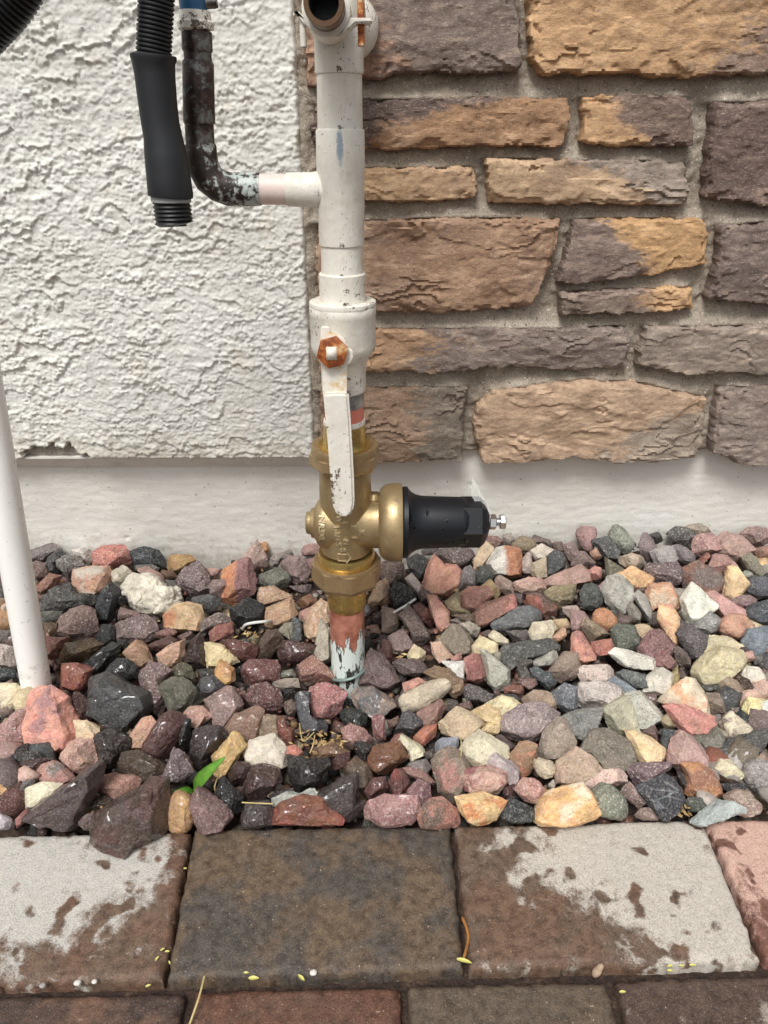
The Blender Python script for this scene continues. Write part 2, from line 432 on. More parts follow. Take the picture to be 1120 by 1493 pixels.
# nearer rows
D2 = 0.150
t0, t1, t2, t3, t4, t5, t6, t7 = W2(-250, 1452), W2(270, 1441), W2(284, 1440), W2(584, 1431), W2(594, 1431), W2(884, 1424), W2(896, 1423), W2(1330, 1410)
row2 = [([t0, t1], RUST, lin((74, 58, 52)), 0.05, None, ()), ([t2, t3], lin((106, 72, 57)), lin((100, 74, 60)), 0.0, None, ()),
        ([t4, t5], BRN, lin((92, 80, 68)), 0.0, None, ()), ([t6, t7], lin((92, 74, 64)), lin((84, 66, 58)), 0.0, lin((196, 184, 170)), [(0.02, 0.01, 0.06, 0.05)])]
for k, (tt, c1, c2, bi, dr, ds) in enumerate(row2):
    paver([tt[0], tt[1], tt[1] + eyv * D2, tt[0] + eyv * D2], mat_paver('paver near %d' % k, c1, c2, bi, dr, ds), 20 + k, -0.003)
base = t0 + eyv * (D2 + 0.005) - ex * 0.05
for k in range(5):
    p = base + ex * (0.236 * k); q = p + ex * 0.23
    paver([p, q, q + eyv * D2, p + eyv * D2], bpy.data.materials['paver near %d' % (k % 3)], 30 + k, -0.003)
# sand in the joints
sand = np.array([a0 - ex * 0.4 - eyv * 0.004, a7 + ex * 0.3 - eyv * 0.004, a7 + ex * 0.3 + eyv * 0.5, a0 - ex * 0.4 + eyv * 0.5])
me = mesh_py('joint_sand', [(p[0] - 0, p[1] - 0.3, 0.06 - 0.013) for p in sand], [(0, 3, 2, 1)])
tag(link('joint_sand', me, M_SOIL, pav), kind='stuff')

# ------------------------------------------------------------------ plinth (foundation face)
Z_LIP = onY(300, 667, WALL_Y).z
def sheet(name, x0, x1, z0, z1, cell, yfun, mat, parent, ybase, back=0.05):
    xs = np.arange(x0, x1 + cell * 0.5, cell); zs = np.arange(z0, z1 + cell * 0.5, cell)
    X, Z = np.meshgrid(xs, zs); H = yfun(X, Z)
    V = np.stack([X, ybase - H, Z], -1).reshape(-1, 3)
    idx = np.arange(X.size).reshape(X.shape)
    F = np.stack([idx[:-1, :-1], idx[:-1, 1:], idx[1:, 1:], idx[1:, :-1]], -1).reshape(-1, 4)
    # rim going back
    rim = np.concatenate([idx[0, :], idx[1:, -1], idx[-1, -2::-1], idx[-2:0:-1, 0]])
    Vb = V[rim].copy(); Vb[:, 1] = ybase + back
    nb = len(V); r2 = np.arange(len(rim)) + nb
    sk = np.stack([np.roll(rim, -1), rim, r2, np.roll(r2, -1)], 1)
    return link(name, mesh_np(name, np.concatenate([V, Vb]), np.concatenate([F, sk])), mat, parent)
pl = sheet('foundation_plinth', -0.85, 0.85, -0.06, Z_LIP + 0.01, 0.0025,
           lambda x, z: 0.0007 * fbm(x / 0.09, z / 0.05, 4, 3) + 0.0004 * fbm(x / 0.02, z / 0.006, 4, 8) + 0.0012 * np.maximum(0, pn(x / 0.012, z / 0.012, 4) - 0.75) * 3
           - 0.003 * np.maximum(0, pn(x / 0.016, z / 0.012, 14) - 0.8) * 4, M_PLINTH, None, PLINTH_Y, 0.1)
tag(pl, 'off-white painted concrete plinth along the foot of the wall', 'plinth')

# ------------------------------------------------------------------ stucco wall
X_EDGE = onY(446, 330, WALL_Y).x
st = empty('stucco_wall', (-0.35, WALL_Y, Z_LIP))
tag(st, 'rough off-white stucco wall left of the vertical pipe', 'wall')
def stucco_h(x, z):
    right = sstep(-0.22, -0.10, x)
    A = (0.0031 * (1 - 0.45 * right)) * np.clip(0.62 + 0.9 * fbm(x / 0.07, z / 0.05, 3, 31), 0, 1.25)
    t = z / 0.040 + 1.25 * fbm(x / 0.075, z / 0.05, 3, 2) + 0.30 * fbm(x / 0.014, z / 0.014, 3, 12) + 0.14 * pn(x / 0.0055, z / 0.0055, 22)
    f = t - np.floor(t)
    led = np.clip(1 - f, 0, 1) ** 2.0 * sstep(0.0, 0.035, f)
    t2 = z / 0.019 + 1.1 * fbm(x / 0.03, z / 0.022, 3, 42) + 0.25 * pn(x / 0.006, z / 0.006, 44)
    f2 = t2 - np.floor(t2)
    led2 = np.clip(1 - f2, 0, 1) ** 2 * sstep(0, 0.1, f2) * np.clip(pn(x / 0.03, z / 0.03, 52) * 1.6 + 0.45 + 0.3 * right, 0, 1)
    gr = 0.0007 * fbm(x / 0.009, z / 0.0065, 3, 62) + 0.0011 * np.maximum(0, pn(x / 0.0062, z / 0.005, 65) - 0.2) + 0.0005 * pn(x / 0.0032, z / 0.0028, 71)
    blob = sstep(0.02, 0.22, fbm(x / 0.0115, z / 0.0075, 3, 91, 0.6)) * 0.0011 + sstep(0.25, 0.4, pn(x / 0.0052, z / 0.0042, 95)) * 0.0009
    pit = sstep(0.45, 0.6, pn(x / 0.0075, z / 0.006, 97)) * 0.0013
    calm = np.clip(0.75 + 0.8 * fbm(x / 0.06, z / 0.035, 2, 77), 0.45, 1.15)
    return A * led + calm * (0.0004 * led2 + gr * 1.25 + blob * 0.85 - pit * 0.8) + 0.0005 * pn(x / 0.0026, z / 0.0024, 88)
def stucco_y(x, z):
    h = stucco_h(x, z)
    e = X_EDGE + 0.0015 * pn(z / 0.02, z * 0, 3) - x
    h = h - 0.010 * (1 - sstep(0, 0.006, e)) ** 2
    # broken chip at the foot, near the leaning pipe
    cx, cz = onY(78, 660, WALL_Y).x, Z_LIP
    d = np.sqrt(((x - cx) / 0.040) ** 2 + ((z - cz) / (0.017 + 0.006 * pn(x / 0.012, x * 0, 5))) ** 2) + 0.22 * fbm(x / 0.012, z / 0.012, 2, 81)
    h = np.where(d < 1, -0.009 + 0.001 * fbm(x / 0.008, z / 0.008, 2, 4), h)
    return h
coat = sheet('stucco_coat', -0.80, X_EDGE, Z_LIP, 0.86, 0.00125, stucco_y, None, None, WALL_Y, 0.03)
coat.parent = st; coat.matrix_parent_inverse = Matrix.Translation(-Vector(st.location))
# scratch coat seen in the chip: second material picked by how deep the face lies
m = NM('stucco with bare chips', 0.85, spec=0.3); v = m.obj()
yy = m.sep(v)[1]
n1 = m.noise(v, 9, 5); n2 = m.noise(v, 900, 3, 0.6); n3 = m.noise(v, 260, 4, 0.6)
c = m.mix(m.mr(n1, 0.35, 0.7), lin((213, 210, 201)), lin((229, 227, 219)))
c = m.mix(m.math('MULTIPLY', m.mr(m.noise(v, 330, 2), 0.66, 0.72), 0.6), c, lin((120, 112, 100)))  # dark specks, strengthened to paint the shade of fine pits
c = m.mix(m.math('MULTIPLY', m.mr(m.noise(v, 24, 4, 0.65), 0.60, 0.75), 0.45), c, lin((210, 196, 168)))
bare = m.ramp(m.noise(v, 300, 4, 0.7), [(0.3, lin((120, 114, 104))), (0.7, lin((176, 168, 156)))])
low = m.math('ADD', m.mr(m.sep(v)[2], Z_LIP, Z_LIP + 0.05, 0.34, 0.0), m.noise(v, 45, 5, 0.7)); c = m.mix(m.math('MULTIPLY', m.mr(low, 0.62, 0.85), 0.5), c, lin((176, 164, 142)))
st_ = m.noise(m.mapv(v, (28, 28, 3.5)), 1, 5, 0.65); c = m.mix(m.math('MULTIPLY', m.mr(st_, 0.56, 0.75), 0.28), c, lin((196, 188, 170)))
c = m.mix(m.mr(yy, WALL_Y + 0.0055, WALL_Y + 0.0065), c, bare)
b = m.bump(n2, 0.35, 0.0008); b = m.bump(n3, 0.4, 0.0015, b)
coat.data.materials.append(m.fin(c, None, b))
# weep screed under the stucco
def prism(name, prof, x0, x1, mat, parent=None):
    nn = len(prof); V = [(x0, y, z) for y, z in prof] + [(x1, y, z) for y, z in prof]
    F = [(i, (i + 1) % nn, nn + (i + 1) % nn, nn + i) for i in range(nn)] + [tuple(range(nn))[::-1], tuple(range(nn, 2 * nn))]
    bm = bmesh.new(); vs = [bm.verts.new(v) for v in V]
    for f in F: bm.faces.new([vs[i] for i in f])
    me = bm_mesh(name, bm)
    o = link(name, me, mat)
    if parent is not None: o.parent = parent; o.matrix_parent_inverse = Matrix.Translation(-Vector(parent.location))
    return o
zs = onY(300, 679, PLINTH_Y - 0.006).z
m = NM('painted metal strip', 0.6); v = m.obj()
c = m.mix(m.mr(m.noise(v, 40, 5, 0.7), 0.5, 0.75), lin((226, 222, 214)), lin((200, 192, 178)))
prism('weep_screed', [(WALL_Y + 0.004, Z_LIP - 0.0005), (WALL_Y + 0.004, Z_LIP - 0.0025), (PLINTH_Y - 0.006, zs), (PLINTH_Y + 0.005, zs), (PLINTH_Y + 0.005, Z_LIP - 0.0005)], -0.80, X_EDGE - 0.001, m.fin(c), st)

# ------------------------------------------------------------------ stone veneer wall
sw = empty('stone_wall', (0.3, MORTAR_Y, Z_LIP))
tag(sw, 'brown and mauve stone veneer wall right of the vertical pipe', 'wall')
def mortar_h(x, z):
    h = 0.0030 * fbm(x / 0.03, z / 0.022, 4, 6) + 0.0011 * fbm(x / 0.007, z / 0.006, 3, 16) + 0.004 * np.maximum(0, fbm(x / 0.02, z / 0.02, 3, 26) - 0.35)
    # render filled out against the stucco edge
    return h + 0.012 * (1 - sstep(0.0, 0.028, x - X_EDGE))
def mortar_full(x, z):
    h = mortar_h(x, z); shp = x.shape
    P = np.stack([x.ravel(), z.ravel()], 1); ins = np.zeros(len(P), bool)
    for pp, *_ in STONES:
        pts = [tuple(map(float, q.split(','))) for q in pp.split()]
        ins |= sdf_poly(P, [(onY(a, b, STONE_Y).x, onY(a, b, STONE_Y).z) for a, b in pts]) > 0
    ins = ins.reshape(shp); dz = z[1, 0] - z[0, 0]
    low = np.full(shp, 0.2); up = np.full(shp, 0.2); cur = np.full(shp[1], 0.2)
    for i in range(shp[0]):
        cur = np.where(ins[i], 0, np.minimum(cur + dz, 0.2)); low[i] = cur
    cur = np.full(shp[1], 0.2)
    for i in range(shp[0] - 1, -1, -1):
        cur = np.where(ins[i], 0, np.minimum(cur + dz, 0.2)); up[i] = cur
    k = np.ones(9) / 9
    f = np.where(ins, 0, 0.0115 * np.exp(-(low / 0.016)) - 0.004 * np.exp(-(up / 0.008)))
    f = np.apply_along_axis(lambda r_: np.convolve(r_, k, 'same'), 1, f)
    return h + f
BR, MV, OT, PD, TN, GM = (176, 130, 98), (128, 107, 104), (208, 152, 102), (108, 86, 84), (196, 154, 118), (146, 128, 122)
STONES = [
 ('446,-120 752,-120 752,0 760,98 680,105 625,102 535,112 448,124 446,60', (170, 122, 100), MV, .28, .2),
 ('772,-120 1330,-120 1330,106 1100,104 1000,110 900,104 790,106 778,80 772,0', OT, (150, 118, 106), .62, -.2),
 ('458,148 530,147 700,143 828,145 831,177 820,210 700,210 600,214 560,217 458,212', PD, (176, 124, 86), .40, -.5),
 ('853,142 930,140 1005,143 1013,195 1010,211 920,212 860,208 848,205 856,175', OT, (128, 100, 94), .38, .4),
 ('1045,150 1130,147 1330,150 1330,300 1110,300 1095,292 1030,287 1035,230', (116, 90, 88), (120, 98, 94), .5, 0),
 ('466,247 600,246 690,244 697,270 694,286 620,294 540,293 466,293', (208, 158, 112), (196, 150, 112), .5, 0),
 ('710,232 850,235 1000,238 1006,275 1002,297 900,296 800,295 715,293', TN, GM, .60, .3),
 ('464,326 650,320 815,322 810,365 790,412 775,445 640,455 560,455 464,450', (164, 126, 104), (170, 124, 96), .3, .1),
 ('840,322 900,320 1025,322 1035,345 1030,385 950,400 840,412 817,408 825,375', (132, 108, 104), (212, 154, 96), .48, .5),
 ('818,430 900,425 1010,422 1013,450 920,457 820,457', (134, 112, 106), (206, 152, 100), .66, 0),
 ('1055,330 1120,327 1330,330 1330,440 1180,446 1100,440 1035,437 1050,380', (118, 98, 98), (134, 112, 106), .5, 0),
 ('466,485 530,484 750,482 910,480 918,500 915,535 850,540 770,535 700,537 640,545 590,538 530,542 466,545', (196, 144, 106), (130, 112, 110), .36, 0),
 ('945,480 1100,478 1330,480 1330,540 1200,540 1120,548 1080,543 1000,547 932,532 938,505', GM, (140, 122, 116), .5, 0),
 ('468,572 530,570 680,568 676,600 672,670 560,675 468,672', (166, 128, 104), (122, 110, 102), .70, .1),
 ('700,595 720,575 850,558 930,562 1030,585 1028,650 1015,670 900,675 830,668 780,672 706,677 690,620', (190, 150, 122), (150, 132, 122), .80, -.5),
 ('1053,568 1150,566 1330,570 1330,675 1200,680 1090,677 1040,660 1042,620', (136, 118, 116), (126, 106, 102), .5, 0),
]
mo = sheet('mortar_bed', X_EDGE - 0.002, 0.85, Z_LIP + 0.001, 0.86, 0.0022, mortar_full, M_MORTAR, None, MORTAR_Y, 0.03)
mo.parent = sw; mo.matrix_parent_inverse = Matrix.Translation(-Vector(sw.location))
def mute(c, k=0.60, g_=1.13):
    g = sum(c) / 3; c = tuple((g + (x - g) * k) * g_ for x in c); return (c[0] * 1.01, c[1], c[2] * 0.94)
def veneer(poly, ca, cb, split, slant, seed):
    poly = np.array(poly)
    flat = random.Random(seed).uniform(0.5, 1.15)
    tx, tz = random.Random(seed + 1).uniform(-0.012, 0.012), random.Random(seed + 2).uniform(-0.02, 0.035)
    cx, cz = poly.mean(0)
    def hf(u, v, s):
        base = 0.0052 * flat * fbm(u / 0.12, v / 0.07, 2, seed) + 0.0007 * fbm(u / 0.03, v / 0.02, 4, seed + 3, 0.55)
        t = v / 0.022 + 1.6 * fbm(u / 0.07, v / 0.03, 3, seed + 7) + 0.2 * pn(u / 0.01, v / 0.008, seed + 8)
        f = t - np.floor(t)
        base = base + 0.0056 * flat * (1 - f) ** 1.3 * sstep(0, 0.05, f) * np.clip(-0.35 + 2.0 * pn(u / 0.06, v / 0.04, seed + 11), 0, 1)
        near = 1 - sstep(0.0, 0.014, s); base = base - 0.004 * near * np.clip(fbm(u / 0.02, v / 0.02, 2, seed + 13) - 0.1, 0, 1)
        base = base + 0.0007 * fbm(u / 0.007, v / 0.005, 3, seed + 5, 0.65)
        B = fbm(u / 0.13, v / 0.055, 4, seed + 21, 0.5) * 1.5 + 0.08 * pn(u / 0.008, v / 0.006, seed + 23)
        fl = np.floor(B); fr_ = B - fl; base = base * 0.8 + 0.0016 * flat * (fl + sstep(0.0, 0.16, fr_))
        ch = s - (0.004 + 0.010 * np.clip(fbm(u / 0.022, v / 0.016, 3, seed + 25), 0, 1)); base = base - 0.0036 * (1 - sstep(-0.0012, 0.0012, ch)) * np.clip(pn(u / 0.03, v / 0.03, seed + 27) * 2 + 0.2, 0, 1)
        r = 0.0020 + 0.0012 * pn(u / 0.03, v / 0.03, seed + 2)
        k = np.clip(s / np.maximum(r, 0.002), 0, 1)
        e = -0.005 * (1 - np.sqrt(np.clip(1 - (1 - k) ** 2, 0, 1)))
        return base + e + tx * (u - cx) / 0.1 * 0.2 - tz * (v - cz)
    def mp(u, v, h): return np.stack([u, STONE_Y - h, v], 1)
    ed = lambda u, v: 0.0012 + 0.0024 * fbm(u / 0.02, v / 0.02, 3, seed + 1) + 0.0012 * pn(u / 0.005, v / 0.005, seed + 6)
    o = slab('stone', poly, 0.0017, hf, 0.030, mp, M_VENEER, None, ed, center=(cx, STONE_Y, cz))
    o.parent = sw; o.matrix_parent_inverse = Matrix.Translation(-Vector(sw.location)); sharp(o.data, 24)
    ca, cb = mute(ca), mute(cb); o.color = lin4(ca); o['tone'] = list(lin(cb)); o['split'] = split; o['slant'] = slant
    return o
for k, (pp, ca, cb, sp, sl) in enumerate(STONES):
    pts = [tuple(map(float, q.split(','))) for q in pp.split()]
    poly = [(onY(x, y, STONE_Y).x, onY(x, y, STONE_Y).z) for x, y in pts]
    veneer(poly, ca, cb, sp, sl, 100 + 20 * k)
# courses that go on beyond the right edge of the picture
rr = random.Random(5)
zc = Z_LIP + 0.004
while zc < 0.66:
    hh = rr.uniform(0.05, 0.10); x = 0.66 + rr.uniform(-0.005, 0.02)
    while x < 0.80:
        ww = rr.uniform(0.12, 0.2)
        j = lambda: rr.uniform(-0.004, 0.004)
        veneer([(x + j(), zc + j()), (x + ww + j(), zc + j()), (x + ww + j(), zc + hh + j()), (x + j(), zc + hh + j())], rr.choice([BR, MV, TN]), rr.choice([GM, OT, PD]), .5, 0, rr.randint(500, 900))
        x += ww + 0.015
    zc += hh + 0.016

# ------------------------------------------------------------------ plumbing materials
def mat_paint(name, chip=0.62, stain=None, extra=None):
    m = NM(name, 0.42, spec=0.45); v = m.obj()
    n = m.noise(v, 40, 4, 0.6)
    c = m.mix(m.mr(n, 0.35, 0.7), lin((220, 214, 200)), lin((235, 231, 221)))
    c = m.mix(m.math('MULTIPLY', m.mr(m.noise(m.mapv(v, (70, 70, 16)), 1, 5, 0.7), 0.52, 0.76), 0.5), c, lin((192, 180, 154)))
    ch = m.mr(m.math('ADD', m.noise(v, 190, 5, 0.75), m.math('MULTIPLY', m.math('SUBTRACT', m.noise(v, 30, 2), 0.5), 0.5)), chip + 0.045, chip + 0.06)
    c = m.mix(ch, c, m.mix(m.noise(v, 60, 2), lin((58, 62, 66)), lin((112, 92, 72))))
    if stain:                                        # blue-green drip: centre, radii
        e = m.math('ADD', m.mr(m.ell(v, stain[0], stain[1]), 0.1, 1.2, 1, 0), m.math('MULTIPLY', m.math('SUBTRACT', m.noise(v, 140, 4, 0.7), 0.5), 1.3))
        c = m.mix(m.math('MULTIPLY', m.mr(e, 0.42, 0.75), 0.8), c, lin((112, 138, 156)))
    gm = m.mr(m.noise(v, 28, 5, 0.75), 0.56, 0.72); c = m.mix(m.math('MULTIPLY', gm, 0.22), c, lin((156, 146, 128)))
    c = m.mix(m.math('MULTIPLY', m.mr(m.noise(v, 420, 2), 0.68, 0.72), 0.7), c, lin((86, 78, 68)))
    b = m.bump(m.noise(v, 120, 4, 0.6), 0.45, 0.0014); b = m.bump(m.noise(m.mapv(v, (500, 500, 60)), 1, 3), 0.2, 0.0008, b); b = m.bump(ch, 0.5, -0.0004, b)
    return m.fin(c, m.mr(n, 0.3, 0.7, 0.36, 0.55), b)
M_PAINT = mat_paint('white painted pipe'); M_PAINT2 = mat_paint('white painted pipe, scuffed', 0.585)
def mat_cast(name, c1, c2, metal=0.85, rough=0.42, grain=900):
    m = NM(name, rough, metal); v = m.obj()
    c = m.mix(m.mr(m.noise(v, 45, 5, 0.6), 0.3, 0.7), c1, c2)
    c = m.mix(m.math('MULTIPLY', m.mr(m.noise(v, 130, 5, 0.7), 0.56, 0.7), 0.5), c, lin((96, 78, 52)))
    c = m.mix(m.math('MULTIPLY', m.mr(m.noise(v, 22, 4, 0.6), 0.55, 0.72), 0.35), c, lin((136, 118, 92)))
    b = m.bump(m.noise(v, grain, 2, 0.6), 0.35, 0.0006)
    return m.fin(c, m.mr(m.noise(v, 60, 4), 0.3, 0.7, rough - 0.07, rough + 0.12), b)
M_BRONZE = mat_cast('cast bronze', lin((184, 163, 124)), lin((158, 136, 98)), 0.66, 0.38)
M_LETTER = mat_cast('worn raised bronze', lin((212, 196, 160)), lin((196, 178, 140)), 0.6, 0.35)
M_NUT = mat_cast('bronze nut', lin((180, 156, 118)), lin((158, 132, 96)), 0.62, 0.36)
M_BRASS = mat_cast('bright brass', lin((216, 190, 122)), lin((196, 166, 98)), 0.85, 0.26, 200)
def mat_plain(name, c, rough, metal=0.0, var=0.12, bumps=0.2, sc=200, spec=0.5):
    m = NM(name, rough, metal, spec); v = m.obj()
    n = m.noise(v, sc * 0.3, 4, 0.6)
    cc = m.mix(m.mr(n, 0.3, 0.7), tuple(x * (1 - var) for x in c), tuple(min(1, x * (1 + var)) for x in c))
    return m.fin(cc, m.mr(n, 0.3, 0.7, rough * 0.85, min(1, rough * 1.15)), m.bump(m.noise(v, sc * 3, 3), bumps, 0.0006))
def mat_black():
    m = NM('black coated bonnet', 0.4, spec=0.35); v = m.obj()
    wet = m.mr(m.noise(v, 75, 4, 0.5, 0.6), 0.63, 0.65)
    c = m.mix(wet, lin((22, 24, 28)), lin((8, 8, 10)))
    sc = m.mr(m.noise(v, 260, 3), 0.74, 0.76); c = m.mix(m.math('MULTIPLY', sc, 0.5), c, lin((120, 122, 126)))
    return m.fin(c, m.mr(wet, 0, 1, 0.42, 0.06), m.bump(wet, 0.5, 0.0006, m.bump(m.noise(v, 1500, 2), 0.15, 0.0003)))
M_BLACK = mat_black()
M_RUBBER = mat_plain('black rubber', lin((34, 36, 38)), 0.55, sc=120)
M_RUBBER2 = mat_plain('black corrugated plastic', lin((26, 27, 28)), 0.42, sc=120)
M_GREY = mat_plain('grey plastic', lin((150, 150, 148)), 0.5)
M_STEEL = mat_plain('zinc steel', lin((205, 206, 204)), 0.25, 0.95)
M_BLUE = mat_plain('blue enamel', lin((34, 78, 112)), 0.35)
def mat_pvc():
    m = NM('white pvc', 0.32); v = m.obj()
    c = m.mix(m.math('MULTIPLY', m.mr(m.noise(m.mapv(v, (40, 40, 10)), 1, 5, 0.7), 0.5, 0.75), 0.35), lin((243, 241, 234)), lin((210, 204, 190)))
    c = m.mix(m.math('MULTIPLY', m.mr(m.noise(v, 150, 3, 0.7), 0.66, 0.70), 0.5), c, lin((120, 112, 104)))
    low = m.math('ADD', m.mr(m.sep(v)[2], 0.0, 0.09, 0.22, 0.0), m.noise(v, 80, 4, 0.7)); c = m.mix(m.math('MULTIPLY', m.mr(low, 0.62, 0.8), 0.5), c, lin((150, 132, 112)))
    return m.fin(c, m.mr(m.noise(v, 60, 3), 0.3, 0.7, 0.25, 0.5), m.bump(m.noise(v, 300, 3), 0.08, 0.0006))
M_PVC = mat_pvc()
M_TAG = mat_plain('clear plastic tag', lin((236, 236, 232)), 0.25); M_TAG.node_tree.nodes['Principled BSDF'].inputs['Transmission Weight'].default_value = 0.75; M_TAG.node_tree.nodes['Principled BSDF'].inputs['IOR'].default_value = 1.1
M_INSIDE = mat_plain('dark blue-grey bore', lin((58, 74, 84)), 0.3)  # dark blue-grey colour inside the open port
def mat_oldcopper():
    m = NM('tarnished copper', 0.4, 0.45); v = m.obj()
    c = m.ramp(m.noise(v, 60, 5, 0.65), [(0.3, lin((36, 33, 32))), (0.5, lin((64, 50, 46))), (0.62, lin((96, 84, 78))), (0.74, lin((160, 158, 150)))])
    x = m.mr(m.noise(v, 90, 5, 0.7), 0.53, 0.60)
    c = m.mix(m.math('MULTIPLY', x, 0.7), c, lin((128, 134, 130)))
    return m.fin(c, m.mr(m.noise(v, 120, 3), 0.3, 0.7, 0.25, 0.6), m.bump(m.noise(v, 260, 4), 0.4, 0.001))
M_OLDCU = mat_oldcopper()
def mat_verdigris():
    m = NM('copper with white crust', 0.5, 0.3); v = m.obj()
    c = m.ramp(m.noise(v, 60, 5, 0.65), [(0.3, lin((34, 30, 30))), (0.5, lin((58, 46, 42))), (0.7, lin((84, 74, 68)))])
    x = m.mr(m.math('ADD', m.noise(v, 120, 5, 0.7), m.mr(m.sep(v)[0], -0.045, -0.002, -0.10, 0.12)), 0.5, 0.60)
    c = m.mix(x, c, m.mix(m.noise(v, 200, 3), lin((150, 166, 160)), lin((206, 208, 200))))
    return m.fin(c, 0.5, m.bump(m.noise(v, 260, 4), 0.5, 0.0012), m.mr(x, 0, 1, 0.4, 0.0))
def mat_stub(zc):
    m = NM('bare copper with flaking white paint', 0.35, 0.4); v = m.obj(); z = m.sep(v)[2]
    cu = m.mix(m.mr(m.noise(v, 55, 5, 0.6), 0.35, 0.65), lin((222, 156, 134)), lin((164, 96, 76)))
    f = m.math('ADD', m.mr(z, zc - 0.020, zc + 0.020, 0.36, -0.36), m.mr(m.noise(m.mapv(v, (1.6, 1.6, 0.42)), 62, 5, 0.62), 0.25, 0.75, 0.1, 0.9))
    pm = m.mr(f, 0.5, 0.515)
    dm_ = m.mr(m.math('ADD', m.noise(m.mapv(v, (1.5, 1.5, 0.45)), 85, 5, 0.7), m.mr(z, zc - 0.03, zc, 0.0, -0.02)), 0.535, 0.55)
    ring = m.mr(f, 0.45, 0.50); c = m.mix(m.math('MULTIPLY', ring, 0.75), cu, lin((74, 60, 54)))
    c = m.mix(pm, c, lin((216, 226, 218))); c = m.mix(m.math('MULTIPLY', pm, dm_), c, lin((58, 56, 54)))
    return m.fin(c, m.mr(pm, 0, 1, 0.33, 0.5), m.bump(pm, 0.5, 0.0006), m.mr(pm, 0, 1, 0.4, 0.0))
def mat_rust(name, lo, hi):
    m = NM(name, 0.6); v = m.obj()
    f = m.noise(v, 90, 5, 0.65)
    c = m.ramp(f, [(lo, lin((120, 58, 26))), ((lo + hi) / 2, lin((178, 104, 46))), (hi, lin((222, 196, 150))), (min(1, hi + 0.1), lin((236, 230, 216)))])
    return m.fin(c, None, m.bump(f, 0.5, 0.0012))
M_RUST = mat_rust('rusty painted nut', 0.42, 0.66); M_RUST2 = mat_rust('rust-stained white paint', 0.18, 0.40); M_RUST3 = mat_rust('rusty thread', 0.40, 0.60)
M_RED = mat_plain('salmon primer', lin((206, 122, 104)), 0.5); M_PINK = mat_plain('pink primer over paint', lin((224, 204, 194)), 0.5)

# ------------------------------------------------------------------ the water pipe and its fittings
PY = 0.63
def par(o, p):
    o.parent = p; o.matrix_parent_inverse = Matrix.Translation(-Vector(p.location)); return o
top_, bot_ = onY(494, 50, PY), onY(507, 950, PY)
def ax(z): t = (z - bot_.z) / (top_.z - bot_.z); return bot_.x + (top_.x - bot_.x) * t
SH = (top_.x - bot_.x) / (top_.z - bot_.z)
def zr(py, hw):
    """front-surface pixel row and half width -> height and radius on the riser"""
    r = hw * depth_of(onY(500, py, PY)) / FPX
    p = onY(500, py, PY - r); r = hw * depth_of(Vector((p.x, PY, p.z))) / FPX
    return p.z, r
def vert(name, prof, mat, parent, seg=48, rot=0.0, angle=32, wob=0.0):
    pr = [zr(*q) for q in prof]; z0 = pr[-1][0]
    pr = [(z - z0, r) for z, r in pr][::-1]
    return par(lathe(name, pr, (ax(z0), PY, z0), 'Z', seg, mat, None, True, SH, True, angle, rot, wob), parent)
pipe = empty('water_service_pipe', (ax(-0.01), PY, -0.01))
tag(pipe, 'white painted vertical water pipe with lever valve and bronze pressure regulator', 'pipe')

# bottom: bare copper stub
zt = zr(895, 25)[0]; zcen = zr(942, 25)[0]; zb = -0.045
o = par(lathe('copper_stub', [(zb - zcen, zr(960, 25)[1])] + [(s, zr(940, 24.8)[1]) for s in np.linspace(zb - zcen + 0.01, zt - zcen, 12)], (ax(zcen), PY, zcen), 'Z', 40, mat_stub(0.0), None, True, SH), pipe)
vert('tail_piece', [(868, 27), (872, 28.5), (893, 28.5), (897, 27.5), (899, 25)], M_BRASS, pipe)

# regulator
HY = 762
hz = onY(500, HY, PY).z; kx = depth_of(onY(500, HY, PY)) / FPX
def hx(px): return onY(px, HY, PY).x
reg = empty('pressure_regulator', (ax(hz), PY, hz)); par(reg, pipe)
vprof = [(690, 36), (700, 37.5), (735, 38.0), (790, 37.5), (818, 36)]
vert('valve_body', vprof, M_BRONZE, reg, 56)
def horiz(name, prof, mat, parent, seg=48, rot=0.0, angle=32, cap=True):
    x0 = hx(prof[0][0]); pr = [(hx(p) - x0, hw * kx) for p, hw in prof]
    return par(lathe(name, pr, (x0, PY, hz), 'X', seg, mat, None, cap, 0.0, True, angle, rot), parent)
hprof = [(463, 31), (467, 35), (473, 37.2), (500, 37.6), (552, 37.6), (556, 39)]
horiz('outlet_body', hprof, M_BRONZE, reg, 56)
horiz('side_plug', [(446, 11), (447, 15), (449, 16.5), (453, 17), (454, 21), (459, 23), (464, 31)], M_BRONZE, reg)
horiz('bell_housing', [(552, 30), (552, 40), (553.5, 46), (556, 50.5), (560, 54), (566, 56.3), (573, 57.2), (585, 57.2), (586, 56.5), (586, 40)], M_BRONZE, reg, 64, 0, 40)
